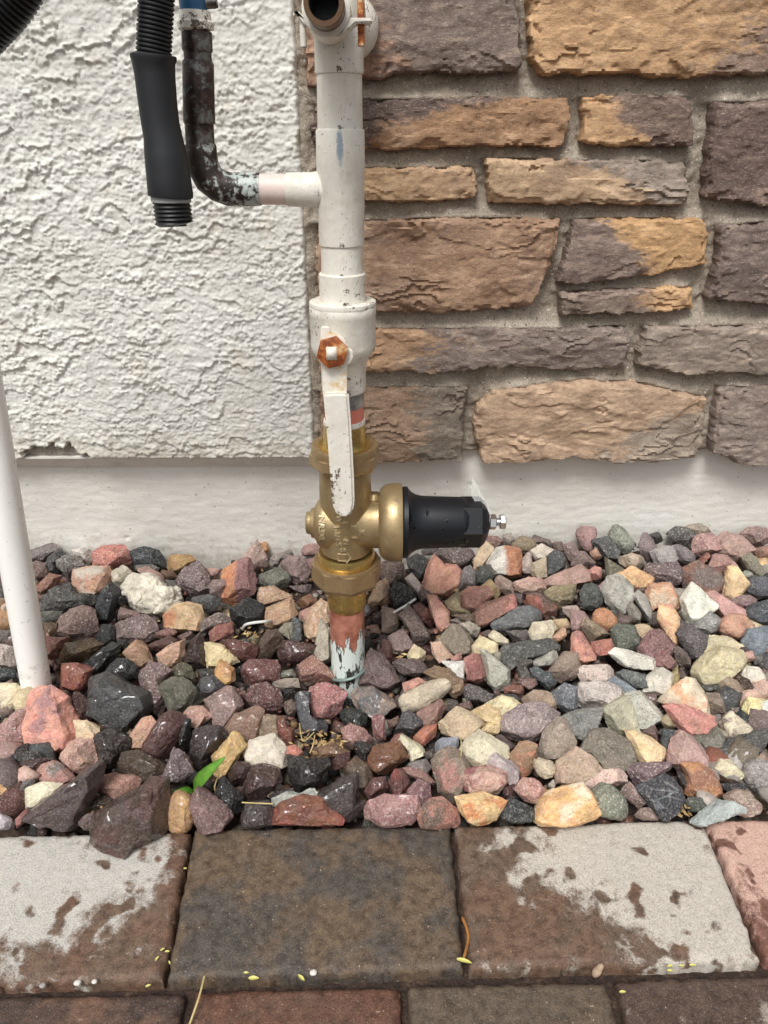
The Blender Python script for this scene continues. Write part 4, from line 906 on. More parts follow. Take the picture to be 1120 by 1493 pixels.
# ------------------------------------------------------------------ gravel: rocks one by one
# rows: outline (window-scale coordinates) | sRGB pigment | flags: w wet, d dry, p pitted, v veined, s speckled, f flat-faced, r rounded, a=R,G,B accent | words
WIN = {'A': (0, 780), 'B': (280, 780), 'C': (560, 780), 'D': (840, 760), 'E': (0, 990), 'F': (280, 990), 'G': (560, 990), 'H': (840, 970)}  # one near-black outline in window A paints a shaded gap
ROCKS = '''
A|185,90 300,40 340,85 250,155 200,150|110,98,100||
A|200,150 250,165 285,230 220,280 200,220|98,74,70||
A|265,150 340,90 385,130 330,160 350,230 290,225|70,68,70||
A|325,150 380,125 455,130 480,180 400,255 345,210|110,104,102|s|
A|400,90 490,80 550,95 530,150 480,175 455,130|186,176,172|s|
A|540,120 590,75 715,68 755,150 735,185 650,200 560,185 535,165|176,96,80|s|brick-red block
A|720,100 840,75 920,90 975,150 940,185 800,180 755,150|48,54,60|v|black rock with white veins
A|990,125 1110,118 1130,150 1030,235 960,190|172,128,62||
A|405,260 440,210 520,190 620,190 650,240 620,285 550,355 440,345|196,140,110|fa=190,176,158|
A|640,230 710,185 760,210 740,290 690,310 650,270|196,184,166||
A|720,320 770,255 850,225 910,250 960,300 1030,330 1055,380 1010,440 900,480 830,450 760,400|230,220,204|pk|pitted knobbly off-white rock
A|800,205 860,185 940,230 960,290 900,245 840,225|172,130,120||
A|750,185 880,172 930,195 920,215 850,188 800,205|122,116,114||
A|225,300 290,232 345,245 320,300 230,350|134,86,66|f|
A|235,360 390,290 440,345 570,355 570,400 380,440 250,445|72,70,70|p|long lumpy charcoal rock
A|240,450 360,445 330,510 255,520|84,84,78||
A|600,320 650,285 690,330 640,510 560,520 545,480|52,58,64|wf|upright black prism-shaped rock
A|380,440 470,418 540,435 560,600 420,600 325,575 330,540|128,98,92|s|
A|690,310 740,390 700,420 670,400|46,44,46||
A|660,460 700,425 800,455 810,475 700,505 655,490|140,108,106||
A|660,530 760,490 850,470 905,490 912,600 800,620 700,620 655,590|122,98,98|s|
A|570,560 600,530 660,535 660,610 620,645 570,630|44,50,50|w|
A|970,470 1010,420 1090,402 1160,420 1185,500 1170,550 1050,560 970,535|200,162,112|fa=184,112,56|cream-orange block
A|265,605 400,610 340,680 350,720 285,730 270,650|134,66,44|w|
A|340,700 380,640 520,620 590,650 500,735 400,755 345,730|106,78,36|w|
A|500,740 640,640 690,650 680,700 570,815 510,775|42,48,50|wf|
A|600,810 680,730 740,725 820,790 780,850 620,860|46,50,52|wp|
A|690,620 740,615 740,680 700,690|40,40,40|w|
A|735,680 800,622 850,660 885,740 830,770 760,735|158,116,86|f|
A|375,760 455,755 530,790 500,870 470,900 365,890 370,820|172,84,54|wf|
A|258,520 325,515 330,580 290,600 262,570|110,80,44|w|
A|-20,440 35,400 60,520 10,525|186,156,134||
A|-20,560 70,565 80,650 10,640|100,88,88||
A|-20,640 80,660 100,780 -20,755|176,158,152|s|
A|-20,780 80,790 80,850 -20,860|50,60,62||
A|-20,190 15,200 18,300 -20,290|102,84,84||
A|-20,300 28,300 32,400 -20,400|84,78,78||
A|915,570 980,545 1040,570 1000,600 920,605|122,78,70|w|
A|845,650 980,595 1040,620 900,690|100,58,50|w|
A|935,690 985,650 1070,620 1060,740 980,775 935,750|190,144,114|f|
A|1045,680 1090,600 1160,580 1195,640 1190,760 1110,790 1060,720|64,42,38|w|
A|1040,590 1110,560 1130,590 1070,620|108,80,78||
A|960,260 1020,270 1030,320 980,310|112,106,106||
A|1020,285 1080,195 1140,160 1200,220 1235,310 1180,355 1080,350 1030,320|110,90,92|ps|
A|940,205 1010,215 1030,245 980,260 950,250|104,72,54||
B|100,260 190,265 205,300 160,355 110,345|134,110,108||
B|80,195 170,200 150,250 100,245|168,128,116||
B|165,235 250,165 330,160 380,260 350,340 260,410 200,420 170,360|190,108,44|ha=142,96,94|upright rock half mauve half rust-orange
B|285,155 380,40 430,130 440,195 380,205|168,134,126|s|
B|385,45 430,40 448,90 425,130 400,90|170,114,62||
B|440,170 480,120 560,90 600,125 520,150 500,190|142,128,124||
B|510,190 560,130 640,135 685,210 680,270 600,280 540,240|130,104,104|p|
B|640,60 740,50 745,120 650,120|160,116,112||
B|650,140 740,135 735,190 690,210|132,96,94||
B|400,225 500,198 565,240 555,310 460,320 405,280|98,98,88||
B|380,370 410,310 480,308 575,360 510,390 410,410|188,148,112|f|
B|440,430 570,380 605,460 560,510 470,540 435,520|176,134,98|f|
B|220,440 330,370 400,410 400,480 300,540 230,500|42,48,52|w|
B|10,370 90,350 170,375 130,440 70,455 15,410|76,76,78||
B|60,500 150,460 235,490 200,520 120,540 60,560|110,90,86|s|
B|110,565 150,530 230,512 235,590 120,625|138,74,60|f|
B|600,400 680,345 735,375 690,420 610,430|164,108,60|w|
B|570,300 700,290 710,330 640,350|92,76,76||
B|615,460 700,415 700,450 660,520|170,122,108||
B|700,430 750,388 790,410 815,500 720,600 670,570 660,520|186,148,114|f|
B|750,510 800,560 805,740 730,740 712,690|168,156,140|f|
B|500,560 540,515 580,515 580,620 520,600|138,132,114||
B|580,495 630,490 640,610 580,620|76,80,84|f|
B|165,625 240,615 375,645 380,690 350,730 270,735|120,62,52|w|
B|390,640 430,560 490,560 525,620 440,730 380,735|104,80,66|w|
B|480,680 530,620 640,630 730,650 690,720 610,750 540,740|88,48,46|ws|dark red crystalline rock
B|80,640 110,632 180,650 270,740 210,755 90,770|208,184,134|f|
B|132,800 165,735 240,785 245,845 190,880 140,850|206,148,70|f|small orange cube-shaped rock
B|265,810 330,735 490,740 485,845 330,895 270,860|128,72,70|ws|
B|630,770 700,715 790,780 850,870 740,890 640,850|136,86,70|s|
B|490,800 590,785 600,830 500,835|128,128,114||
B|30,790 130,780 140,840 60,850|60,62,60|w|
B|1030,400 1070,300 1130,250 1150,330 1120,400 1060,400|176,142,110||
C|-10,155 100,150 120,240 40,290 -10,240|104,80,74|s|
C|130,135 190,120 260,150 250,250 200,270 150,200|72,72,74||
C|300,130 350,180 410,180 440,215 435,300 370,355 250,330 240,280 270,170|196,130,104|f|large salmon-pink rock
C|285,115 340,90 470,65 525,100 510,150 440,190 350,170|100,84,84|s|
C|220,85 330,75 310,110 230,120|118,104,102||
C|440,230 510,160 535,210 530,310 430,330|122,112,112|s|
C|530,150 575,40 630,80 615,130 565,200 530,205|206,176,142|f|
C|580,10 660,10 715,60 640,80 590,40|134,98,90||
C|605,165 660,85 720,75 790,95 800,235 720,240 640,230|204,196,190|fha=176,108,62|white rock with an orange-brown end
C|740,60 800,5 870,20 890,60 820,105 760,90|124,106,82|r|
C|690,0 730,-10 760,20 740,70 715,50|150,138,130||
C|860,95 920,55 990,90 960,120 890,150|204,188,174|f|
C|805,150 840,100 860,115 870,220 810,215|180,160,154|r|
C|870,170 940,135 945,240 890,250 860,230|170,150,126|f|
C|950,130 1000,95 1040,110 1060,180 950,240|76,78,82|f|
C|1050,60 1110,45 1150,140 1110,180 1060,110|128,104,104||
C|880,0 960,30 990,80 930,60 860,40|112,94,92||
C|980,50 1040,40 1060,100 1010,95|110,88,84||
C|930,270 1050,210 1140,180 1185,215 1185,265 1080,285 950,300|168,128,116|f|long pinkish-brown bar-shaped rock
C|750,280 840,250 930,260 935,330 860,345 770,320|180,138,122|s|
C|645,260 680,240 740,275 755,340 720,355 660,305|162,134,122||
C|750,350 830,345 825,390 790,415 750,400|102,86,86||
C|580,300 620,265 690,345 650,370 600,340|180,150,98||
C|440,350 500,310 590,305 625,350 600,380 520,440 450,430|176,118,100|f|
C|365,390 440,330 445,420 510,450 400,465 365,430|158,140,104||
C|530,460 600,400 740,355 755,420 700,450 590,530 540,520|140,92,76|fa=184,112,96|
C|630,510 700,480 750,430 850,420 900,450 915,500 800,555 660,555|104,106,110|r|smooth blue-grey oval rock
C|820,400 850,355 920,350 1000,420 1020,470 950,500 900,450|148,78,54|a=96,74,64|
C|940,340 1000,300 1120,295 1140,360 1080,390 1010,430|128,112,80|p|
C|840,590 870,520 970,505 1000,550 960,605 850,620|210,194,168|f|
C|980,500 1070,490 1090,540 1010,560|182,152,112||
C|970,610 1050,535 1060,590 1000,635|206,154,118||
C|710,565 840,555 830,620 750,630|88,80,80||
C|690,680 720,645 950,615 1010,660 960,695 830,730 730,778 695,750|80,80,78|f|long flat charcoal rock
C|520,650 560,595 660,640 650,690 600,705 525,690|214,192,148|f|
C|610,590 640,555 720,610 725,640 660,635|200,186,158|f|
C|330,610 390,530 440,535 510,620 510,690 430,700 350,660|130,116,100|f|
C|450,520 500,510 570,545 530,620 490,580|160,148,136||
C|385,500 430,490 460,515 430,530|130,118,112||
C|258,362 310,370 370,450 385,510 350,565 310,540 280,460|194,132,112|f|pink blade-shaped rock
C|165,410 210,400 260,440 290,520 240,540 190,470|122,58,50|w|
C|125,260 165,230 220,300 205,360 160,310|166,150,146|f|
C|40,330 70,280 130,290 195,360 150,410 70,425|48,50,50|p|
C|-10,430 60,440 85,530 50,570 -10,560|158,134,124||
C|95,480 150,420 250,560 270,630 180,650 150,560|98,80,76|f|
C|20,600 110,555 165,620 130,700 60,680|132,106,106||
C|140,700 175,640 235,680 240,730 150,725|198,178,138||
C|280,635 330,630 400,710 320,740 285,690|204,162,134|f|
C|345,745 465,740 460,835 420,820|208,202,200|f|small white triangular rock
C|385,720 450,690 455,735 400,740|176,120,108||
C|470,730 520,695 570,710 605,835 560,860 490,840 480,790|150,82,74|a=190,130,112|
C|570,690 600,685 720,790 730,860 650,920 610,860 600,780|178,174,162|f|pale grey wedge-shaped rock
C|640,690 680,685 690,740 650,730|152,142,130||
C|45,750 100,725 220,740 250,790 180,825 90,800|94,76,76||
C|250,810 300,770 380,790 440,840 470,870 400,950 330,870|134,106,74||
C|-10,610 50,640 40,740 -10,730|110,58,50|w|
C|780,770 810,742 860,830 850,890 800,870|84,76,72|f|
C|880,740 960,690 1015,675 1020,720 930,795 890,770|156,150,142||
C|860,790 900,770 1000,850 960,900 880,850|80,88,92||
C|970,790 1060,690 1120,700 1150,800 1050,860 980,840|134,112,98||
C|570,570 620,550 620,590 580,600|102,84,78||
C|-10,270 30,310 30,390 -10,410|160,124,88||
C|210,320 260,330 280,370 220,390|96,82,80||
C|410,465 520,460 540,500 460,510|126,106,88||
C|540,220 600,170 640,240 590,300 540,290|72,76,72||
C|1040,420 1120,415 1160,480 1090,490 1050,450|166,140,132||
C|880,640 960,620 990,640 930,660|90,84,80||
C|760,720 880,735 860,790 800,750|92,86,80||
D|0,60 40,30 120,40 100,150 60,180 20,130|150,108,108|r|
D|190,80 230,15 290,50 340,140 290,190 240,180 200,120|134,136,124|rs|green-grey egg-shaped rock
D|100,120 190,95 260,190 220,215 170,210|80,80,82|f|
D|-20,170 60,185 110,240 60,265 -20,260|120,96,92||
D|80,180 120,160 155,215 110,225|168,122,94||
D|370,130 400,70 450,90 465,150 440,240 380,200|120,102,104||
D|430,75 480,65 510,110 465,130|80,78,80||
D|530,75 590,32 680,50 695,90 640,140 560,110|92,88,88|s|
D|640,30 720,15 780,40 800,70 700,80|158,142,126||
D|680,150 700,90 790,70 830,110 825,180 760,190 700,210|166,118,112|s|
D|830,110 870,70 960,85 1045,165 1000,190 920,235 830,180|170,132,122|f|large dusty-pink rock
D|970,75 1010,42 1120,40 1150,120 1060,150 1030,140|140,106,102|s|
D|1040,170 1120,145 1150,200 1120,230 1080,235|152,106,86||
D|970,215 1020,190 1090,300 1060,320 1000,280|126,118,102|f|
D|1085,260 1120,250 1140,310 1095,310|184,176,164||
D|970,300 1000,285 1035,310 1020,330 980,330|158,158,146|r|
D|990,400 1010,340 1080,320 1135,340 1135,440 1050,445|84,84,94|r|
D|440,180 500,150 560,150 600,220 580,245 470,250|150,142,142|f|
D|560,150 620,140 690,200 680,260 610,240|124,112,116|r|
D|250,215 330,190 400,215 430,250 350,280 260,250|172,150,130||
D|175,220 270,280 230,330 180,310|112,106,88|f|
D|250,310 330,268 440,330 420,385 340,390|210,158,100|fa=190,110,52|
D|400,290 440,255 580,245 630,310 600,370 540,390 440,360|106,86,88|ps|
D|635,280 720,240 760,270 840,295 845,390 760,420 635,390|130,82,64|fa=112,96,90|brown brick-shaped rock
D|680,260 770,185 790,200 720,265|172,100,74|f|
D|780,260 820,195 880,205 970,300 860,290|172,124,116||
D|880,280 920,270 1000,370 980,400 900,460 860,430|222,184,130|f|
D|760,430 820,415 980,520 985,550 850,555 800,490|186,134,128|f|
D|900,470 960,435 1030,432 1060,460 1020,510 930,505|134,104,106||
D|1005,530 1050,485 1120,465 1140,590 1060,600 1005,570|72,78,86|f|
D|830,630 870,555 950,540 1020,580 1045,640 960,690 880,680|190,134,104|r|orange-tan domed rock
D|970,700 1010,635 1110,625 1140,690 1050,795 990,760|118,128,142|f|blue-grey block
D|65,290 110,265 150,280 140,340 80,345|198,128,114||
D|160,400 190,335 260,325 330,390 320,440 290,550 260,560 190,480|166,162,154|f|large pale grey wedge-shaped rock
D|30,410 60,360 130,385 150,470 120,520 50,500|78,82,80||
D|300,500 320,455 380,540 370,590 310,570|142,132,124||
D|340,440 370,412 415,440 445,560 430,595 370,500|162,156,150|f|
D|410,440 430,375 540,370 600,450 580,515 480,490 430,530|200,138,98|fa=206,182,150|
D|480,570 490,490 560,510 605,570 600,700 560,720 510,640|222,172,118|fa=206,128,98|yellow and pink pointed rock
D|615,460 680,370 760,440 815,490 740,570 670,610 630,540|224,220,208|f|bright white angular rock
D|700,620 790,530 860,570 830,640 760,660|144,142,142|s|
D|600,660 640,600 760,670 740,770 690,810 640,760|96,88,92||
D|600,560 660,610 690,640 610,655|84,84,86||
D|100,560 130,510 190,515 235,570 230,610 170,650 110,610|182,116,62|r|orange nugget-like rock
D|40,620 60,570 110,600 190,660 180,690 90,710|142,122,98||
D|-20,515 60,530 80,570 40,640 -20,650|152,116,114||
D|215,640 250,610 340,620 375,720 360,745 225,745|92,96,86|f|
D|325,615 400,600 450,630 390,690 350,680|186,158,124||
D|230,550 320,555 330,600 240,610|130,108,100||
D|365,740 450,635 500,650 580,750 530,780 400,800|126,84,84|f|maroon pyramid-shaped rock
D|-20,650 40,660 110,770 100,800 30,830 -20,800|204,130,102|fa=140,90,84|
D|95,710 210,690 220,770 110,780|160,86,70|f|
D|205,775 240,742 330,765 470,810 440,860 330,860 250,830|212,206,196|f|long white rock
D|470,800 540,780 585,830 560,860 480,860|140,92,90||
D|580,740 610,735 660,800 680,850 590,860|98,82,76||
D|730,740 790,672 880,680 970,730 975,770 840,740 750,785|208,190,154|f|
D|705,840 830,740 960,770 975,840 880,900 740,960 690,880|198,182,142|f|flat cream slab
D|970,770 1030,760 1040,810 990,830|182,136,126||
D|1090,725 1140,720 1140,780 1090,770|140,112,110||
D|335,400 400,385 410,410 345,420|110,88,76||
D|570,400 650,400 620,440 610,520 590,520|172,164,156||
D|130,380 175,345 170,440 150,470|160,116,116||
D|450,540 480,530 500,640 450,620|110,92,88||
D|1040,790 1100,780 1120,840 1050,850|96,94,92||
E|-20,30 50,25 110,40 125,110 60,200 -20,225|212,196,164|pr|
E|-20,300 90,200 155,190 190,270 190,390 40,440 -20,420|158,112,108|s|
E|160,120 220,80 310,60 380,130 410,210 460,300 440,350 330,430 260,465 215,420 190,300 180,210|214,134,110|fa=172,118,114|large salmon slab
E|440,250 510,248 575,295 560,370 465,365|220,190,150|f|
E|-20,470 100,425 210,430 230,460 100,490 -20,500|64,60,62|f|
E|110,540 130,490 250,465 310,470 230,520 220,600 140,590|82,56,56|w|
E|215,560 250,510 310,488 350,500 410,560 430,580 320,620 225,620|166,114,104|fa=120,108,100|
E|370,450 410,390 450,365 540,370 595,450 590,510 460,560 410,550|190,140,124|s|
E|30,560 110,550 120,610 70,700 40,650|148,148,132|r|
E|70,710 130,610 190,595 165,700 110,740|106,98,100||
E|165,640 240,610 350,620 300,680 180,760 155,760|218,206,178|f|
E|130,835 190,770 470,560 560,500 590,505 555,620 460,830 430,862 300,855 160,850|90,70,68|wf|long dark purple-brown shard
E|585,780 645,737 857,623 943,623 964,880 857,951 771,987 571,908 564,852|94,72,62|wfa=112,70,62|big dark brown rock lying on the paver
E|540,600 640,570 760,580 820,600 770,660 680,720 560,650|168,116,100||
E|560,360 620,300 740,350 760,410 690,470 660,540 600,510 570,440|54,42,38|wp|
E|480,60 540,0 620,-20 750,40 840,90 860,150 820,240 720,300 680,300 560,180|70,72,76|wf|big glossy charcoal rock
E|755,340 830,240 870,230 910,270 850,390 790,420 760,390|188,136,108|f|
E|840,420 950,210 1000,197 1070,240 1070,290 960,490 900,470|100,56,52|wr|maroon finger-shaped rock
E|690,530 720,440 800,430 950,500 960,540 880,590 720,575|88,68,48|wf|
E|880,600 960,560 1010,420 1060,450 1115,550 1060,610 980,670 960,620|122,102,108|s|
E|420,80 460,90 550,170 550,220 480,245 440,230|92,52,46|w|
E|345,75 400,80 440,200 430,250 390,200|80,58,34|w|
E|810,-10 880,-85 960,-80 990,-30 940,40 970,130 900,250 850,180|112,86,86|s|
E|930,40 1010,0 1060,10 1115,30 1170,100 1180,130 1120,180 1000,200 975,120|104,102,88||
E|985,-40 1050,-90 1110,-70 1130,-10 1060,10 1010,0|96,92,72||
E|1070,220 1110,165 1180,165 1230,215 1160,275 1090,265|182,134,116|f|
E|970,760 1000,670 1070,665 1130,740 1120,850 1080,895 980,880|198,146,82|r|rounded ochre rock
E|-20,620 40,650 65,720 60,800 -20,780|194,144,84||
E|-20,780 60,830 50,875 -20,880|178,168,178||
E|80,830 140,770 160,790 130,845 100,865 70,850|160,96,90||
E|1030,270 1110,240 1110,400 1050,420|38,32,34|w|
E|675,320 700,303 740,330 735,348 690,345|204,188,160|r|
E|450,850 500,800 580,770 570,830 560,880 480,880|104,82,80||
E|500,740 600,690 660,720 600,760 520,790|70,52,40|w|
F|40,40 60,0 120,-10 195,50 150,110 70,130|88,88,94|w|
F|85,130 200,55 240,60 290,150 270,190 180,290 150,290 130,210|156,122,118|fs|mauve cube-shaped rock
F|320,110 350,50 430,28 510,70 520,150 490,210 420,215|104,62,62|ps|
F|205,290 260,210 360,178 410,190 390,340 370,355 250,350 205,325|142,104,84|f|
F|395,345 405,215 490,225 510,350 440,350|130,106,84|f|
F|0,400 20,310 90,275 170,295 205,340 130,430 80,510 20,510|66,52,56|wp|
F|125,450 230,330 265,340 305,400 250,480 180,572 130,540 150,500|224,180,96|f|bright yellow rock beside the green sprout
F|320,430 350,365 470,330 530,400 540,490 430,510 325,485|202,188,172|f|pale cream rock
F|660,180 690,60 760,35 830,50 890,95 850,170 780,250 670,235|158,92,90|ps|brick-pink rough rock
F|610,110 660,80 690,90 660,200 700,250 780,265 770,300 650,320 630,230|88,88,96|f|
F|540,140 590,120 620,180 570,210 540,190|116,94,86||
F|470,20 540,0 610,0 620,50 570,60 510,55|158,142,130||
F|510,60 600,65 600,110 540,110|40,36,38|w|
F|495,225 540,225 560,280 590,290 585,380 540,400 515,330|146,74,44|wf|
F|530,400 600,385 655,440 650,465 550,460|182,100,74||
F|670,460 740,400 820,380 905,425 850,440 760,480|146,104,62|w|
F|885,300 930,270 1000,300 1065,370 1060,400 960,370 930,430 900,380|158,106,100|s|
F|1050,230 1120,220 1130,380 1080,390 1060,330|150,92,90||
F|860,200 930,170 1020,210 1010,290 900,270|46,54,50|w|
F|940,90 970,55 1050,55 1150,110 1180,140 1080,215 980,190 960,140|152,128,116|fa=104,104,104|
F|960,40 1000,-90 1050,-160 1110,-120 1160,-60 1200,0 1150,50 1050,50|110,86,86|f|
F|550,465 640,470 790,480 800,560 700,640 650,685 590,650 560,560|44,40,42|wp|glossy wet black rock
F|305,590 330,530 400,515 500,540 510,600 460,640 420,710 330,700|86,54,50|ws|
F|200,570 260,490 320,500 345,520 300,600 250,640|80,46,44|w|
F|130,680 180,580 240,650 295,700 280,780 230,770 180,710|42,44,48|w|
F|0,720 40,645 100,700 190,740 220,800 180,850 60,880 20,830|118,86,86|f|
F|280,830 320,740 430,720 480,770 470,855 300,865|78,66,68||
F|475,700 560,660 640,680 710,645 735,690 640,690 540,735 490,740|196,198,194|f|
F|470,775 520,730 640,690 740,690 770,740 860,800 850,840 700,850 500,840|158,84,46|wfa=196,84,60|long rust-red rock
F|740,680 870,590 950,570 960,700 900,790 800,730|78,66,66|wf|
F|870,560 950,460 1020,510 1050,590 1000,680 960,620 900,580|110,84,60|w|
F|940,390 980,360 1060,400 1010,460 950,450|52,46,46||
F|1035,480 1060,400 1120,390 1200,370 1275,460 1180,540 1080,560 1040,520|146,86,36|wa=190,110,50|wet orange-brown rock
F|1010,660 1050,590 1120,580 1140,660 1050,720|122,72,70|w|
F|970,790 1010,730 1120,685 1290,685 1308,760 1260,840 1120,855 1000,840|172,118,116|s|broad pink oval rock
F|800,500 860,440 920,440 900,510 820,530|92,44,40|w|
F|870,790 960,740 1000,720 970,800 890,840|72,56,58|w|
F|440,690 500,650 590,640 480,700|48,40,40|w|
F|220,640 300,630 300,680 240,670|86,62,50|w|
F|20,640 60,600 130,600 130,680 60,680|62,42,40|w|
F|280,370 320,360 330,420 290,470|126,100,82||
G|90,110 240,30 330,0 385,20 370,80 240,180 150,195 100,160|182,164,142|r|long cream-grey oval rock
G|100,30 200,-5 235,20 150,80 115,70|208,140,120||
G|370,-10 460,10 470,60 420,115 385,80|138,108,80||
G|465,60 500,35 560,55 650,100 600,140 480,120|90,82,84|s|
G|600,150 690,100 750,115 810,165 680,235 660,180|214,196,152|f|
G|520,200 600,155 660,185 680,260 650,310 590,325 550,290 600,240|198,166,112|f|
G|330,260 430,178 560,225 582,265 480,340 390,340 340,300|184,158,126|f|faceted tan rock
G|195,210 340,120 365,180 300,270 240,280|158,112,100||
G|70,300 110,210 150,190 228,260 160,335|74,70,76||
G|170,340 240,285 310,270 300,330 220,395|172,94,56||
G|90,370 110,330 210,390 238,440 160,485 140,420|204,192,164|f|
G|455,430 490,370 560,315 700,395 710,450 640,480 570,520 510,490|212,200,172|f|large cream rock
G|610,490 660,445 740,490 780,530 760,590 740,630 700,560|178,160,164|f|
G|470,640 490,540 600,512 700,550 710,620 640,680 550,675|196,152,136|fa=150,84,84|
G|290,480 330,430 390,410 450,440 490,540 460,650 400,725 330,660 300,540|132,112,96|fa=176,120,104|tall mottled brown rock
G|290,390 340,345 430,350 440,430 350,420 300,430|126,130,144||
G|680,300 690,240 800,170 900,155 1040,210 1000,260 920,370 860,355 770,380 690,340|142,122,124|s|large mauve-grey rock
G|740,460 800,380 850,362 885,400 880,500 800,590 775,560|146,110,76|a=190,110,70|
G|910,450 930,310 1010,240 1060,250 1100,350 1100,420 1020,480|148,130,116|f|
G|870,510 890,460 1000,490 990,560 910,580|190,170,144|r|
G|1000,590 1020,500 1120,412 1200,460 1270,540 1265,560 1120,600 1060,612|180,150,128|f|
G|25,610 60,540 100,530 155,610 100,675 50,670|136,82,78|wa=180,80,66|
G|110,530 200,510 290,600 270,620 190,580|138,96,88||
G|140,660 200,590 275,630 270,700 220,750 160,690|136,90,98|s|
G|200,790 270,710 340,700 440,790 450,865 230,855|170,108,88|a=116,92,76|
G|435,700 580,678 705,715 640,810 600,840 510,840 450,760|228,184,116|fa=214,130,44|yellow and orange wedge-shaped rock
G|680,760 740,700 880,760 890,820 780,835 700,825|56,58,60|p|
G|770,650 820,590 880,590 960,680 900,740 820,700|174,122,108|s|
G|885,800 930,710 1000,660 1140,620 1190,670 1235,760 1190,790 1080,830 920,838|220,164,88|fa=228,206,170|large golden ochre rock
G|700,640 760,620 770,690 700,700|72,40,40||
G|810,120 880,65 950,80 1000,110 1000,175 830,160|160,132,110||
G|970,90 1050,35 1120,60 1135,190 1050,205 1000,160|108,112,122|s|
G|1040,225 1130,195 1260,180 1225,290 1150,350 1100,330|130,128,126|f|
G|700,50 760,35 820,40 800,90 710,80|136,78,62||
G|650,100 760,90 800,130 700,110|78,76,78||
G|790,0 880,0 890,40 850,65 800,30|118,84,76|f|
G|890,0 960,-40 1005,30 960,50|78,84,90||
G|150,500 250,470 290,540 230,560|118,108,108||
G|230,440 290,410 300,470 250,470|96,84,84||
G|20,250 80,220 90,260 30,300|118,84,70||
G|30,380 60,330 110,320 95,375|158,100,88||
G|955,620 990,585 1000,620 980,645|178,168,158|r|
G|370,120 430,130 440,180 380,200|84,74,70||
G|440,150 500,130 530,190 480,190|108,80,74||
G|640,340 690,330 760,390 740,430 710,400|90,72,72||
H|15,40 50,5 230,0 250,40 160,105 50,95|190,168,160|s|
H|5,170 40,110 180,105 265,160 200,240 60,280 10,240|186,172,168|ps|pale speckled granite-like rock
H|240,50 290,30 400,60 415,120 370,150 300,120|92,96,96||
H|195,95 235,70 370,155 300,170|130,140,154|f|
H|400,150 420,80 500,25 545,50 555,130 520,178 440,165|212,202,190|f|
H|155,280 240,220 300,190 330,330 360,390 290,440 200,370|172,166,142|f|
H|295,180 380,165 440,230 510,310 400,370 345,370 320,260|184,180,170|fs|pale grey four-sided slab
H|50,490 100,390 190,385 300,450 330,510 330,590 240,615 150,600|124,114,102|f|large taupe rock
H|300,400 350,395 440,430 510,490 510,550 470,578 380,570 340,480|230,194,142|f|smooth butter-yellow rock
H|500,210 560,140 650,90 710,95 780,220 790,280 700,270 540,230|214,194,168|fa=214,160,110|
H|525,250 560,230 680,250 790,300 815,400 760,415 640,400 590,350|198,120,106|f|coral-red wedge-shaped rock
H|680,420 780,410 820,365 860,430 800,490 740,490|110,106,96|f|
H|535,550 570,450 620,400 720,460 755,540 750,610 640,580 600,605|174,134,128|f|dusty-pink triangular rock
H|630,590 720,580 790,625 830,700 840,760 720,768 645,750 650,650|184,116,56|fa=150,100,70|rust-orange faceted rock
H|590,620 640,610 650,740 610,690|76,64,62||
H|305,610 360,575 540,580 550,620 440,690 360,710|116,90,96|s|
H|360,720 520,650 560,680 632,770 560,850 480,880 420,810|62,62,70|fv|black block with pale stripes
H|50,690 170,620 290,610 318,660 250,720 160,700 90,740|200,162,152|s|
H|100,770 140,710 200,700 280,770 305,840 280,900 170,890 120,850|132,134,118|rs|green speckled rock
H|255,745 320,690 400,780 415,830 370,835|130,102,96|s|
H|500,460 510,380 580,390 590,420 540,500 520,550|78,84,88|f|
H|380,395 460,360 485,420 480,450 400,410|134,102,100||
H|770,540 900,450 1090,380 1100,430 1080,500 980,580 920,590 860,555|86,84,84|p|long rough charcoal rock
H|850,340 905,280 1000,350 1020,385 960,410 900,435 855,400|206,188,164|fa=120,104,90|
H|975,260 1010,195 1120,215 1150,300 1120,360 1060,330 990,300|222,202,140|f|
H|960,150 1120,90 1150,150 1120,210 1010,195 940,240|198,156,140||
H|840,110 900,80 990,120 960,190 900,238 850,180|138,116,96||
H|960,80 1000,10 1060,20 1105,80 1060,110 980,120|212,202,190|f|
H|815,600 850,555 900,560 980,640 920,680 870,670|214,200,166|f|
H|815,605 880,680 960,670 900,710 840,670|108,82,58||
H|985,620 1010,570 1080,555 1140,580 1140,790 1060,760 1000,700|140,132,132|rs|large rounded grey rock
H|830,690 980,690 1010,720 960,740 850,730|56,54,58||
H|880,780 950,738 1010,750 1085,830 1085,870 1000,880 900,840|158,132,118|s|
H|680,910 740,860 830,800 940,810 990,860 840,895 750,935|160,168,170|f|pale blue-grey flat rock over the paver corner
H|640,820 660,775 805,785 800,810 730,860 660,860|76,80,72||
H|345,880 380,838 440,838 485,900 360,910|148,120,114||
H|1000,340 1100,370 1090,390 1000,400|158,136,104||
H|740,160 830,170 900,250 880,300 790,270|126,108,94||
H|780,290 840,290 848,355 810,360|136,124,120||
H|500,320 540,290 590,380 520,370|190,174,136||
H|380,165 470,175 480,230 440,230|150,116,112||
H|1060,520 1120,490 1140,570 1070,550|126,114,100||
H|550,60 590,10 605,95 570,130|206,186,114|f|
H|595,60 620,10 665,90 610,100|118,102,90||
H|730,120 830,110 840,150 760,160|84,80,74||
H|905,250 960,250 1000,310 940,310|116,102,90||
H|-10,290 60,280 135,270 120,360 60,440 -10,430|124,124,124|f|
'''
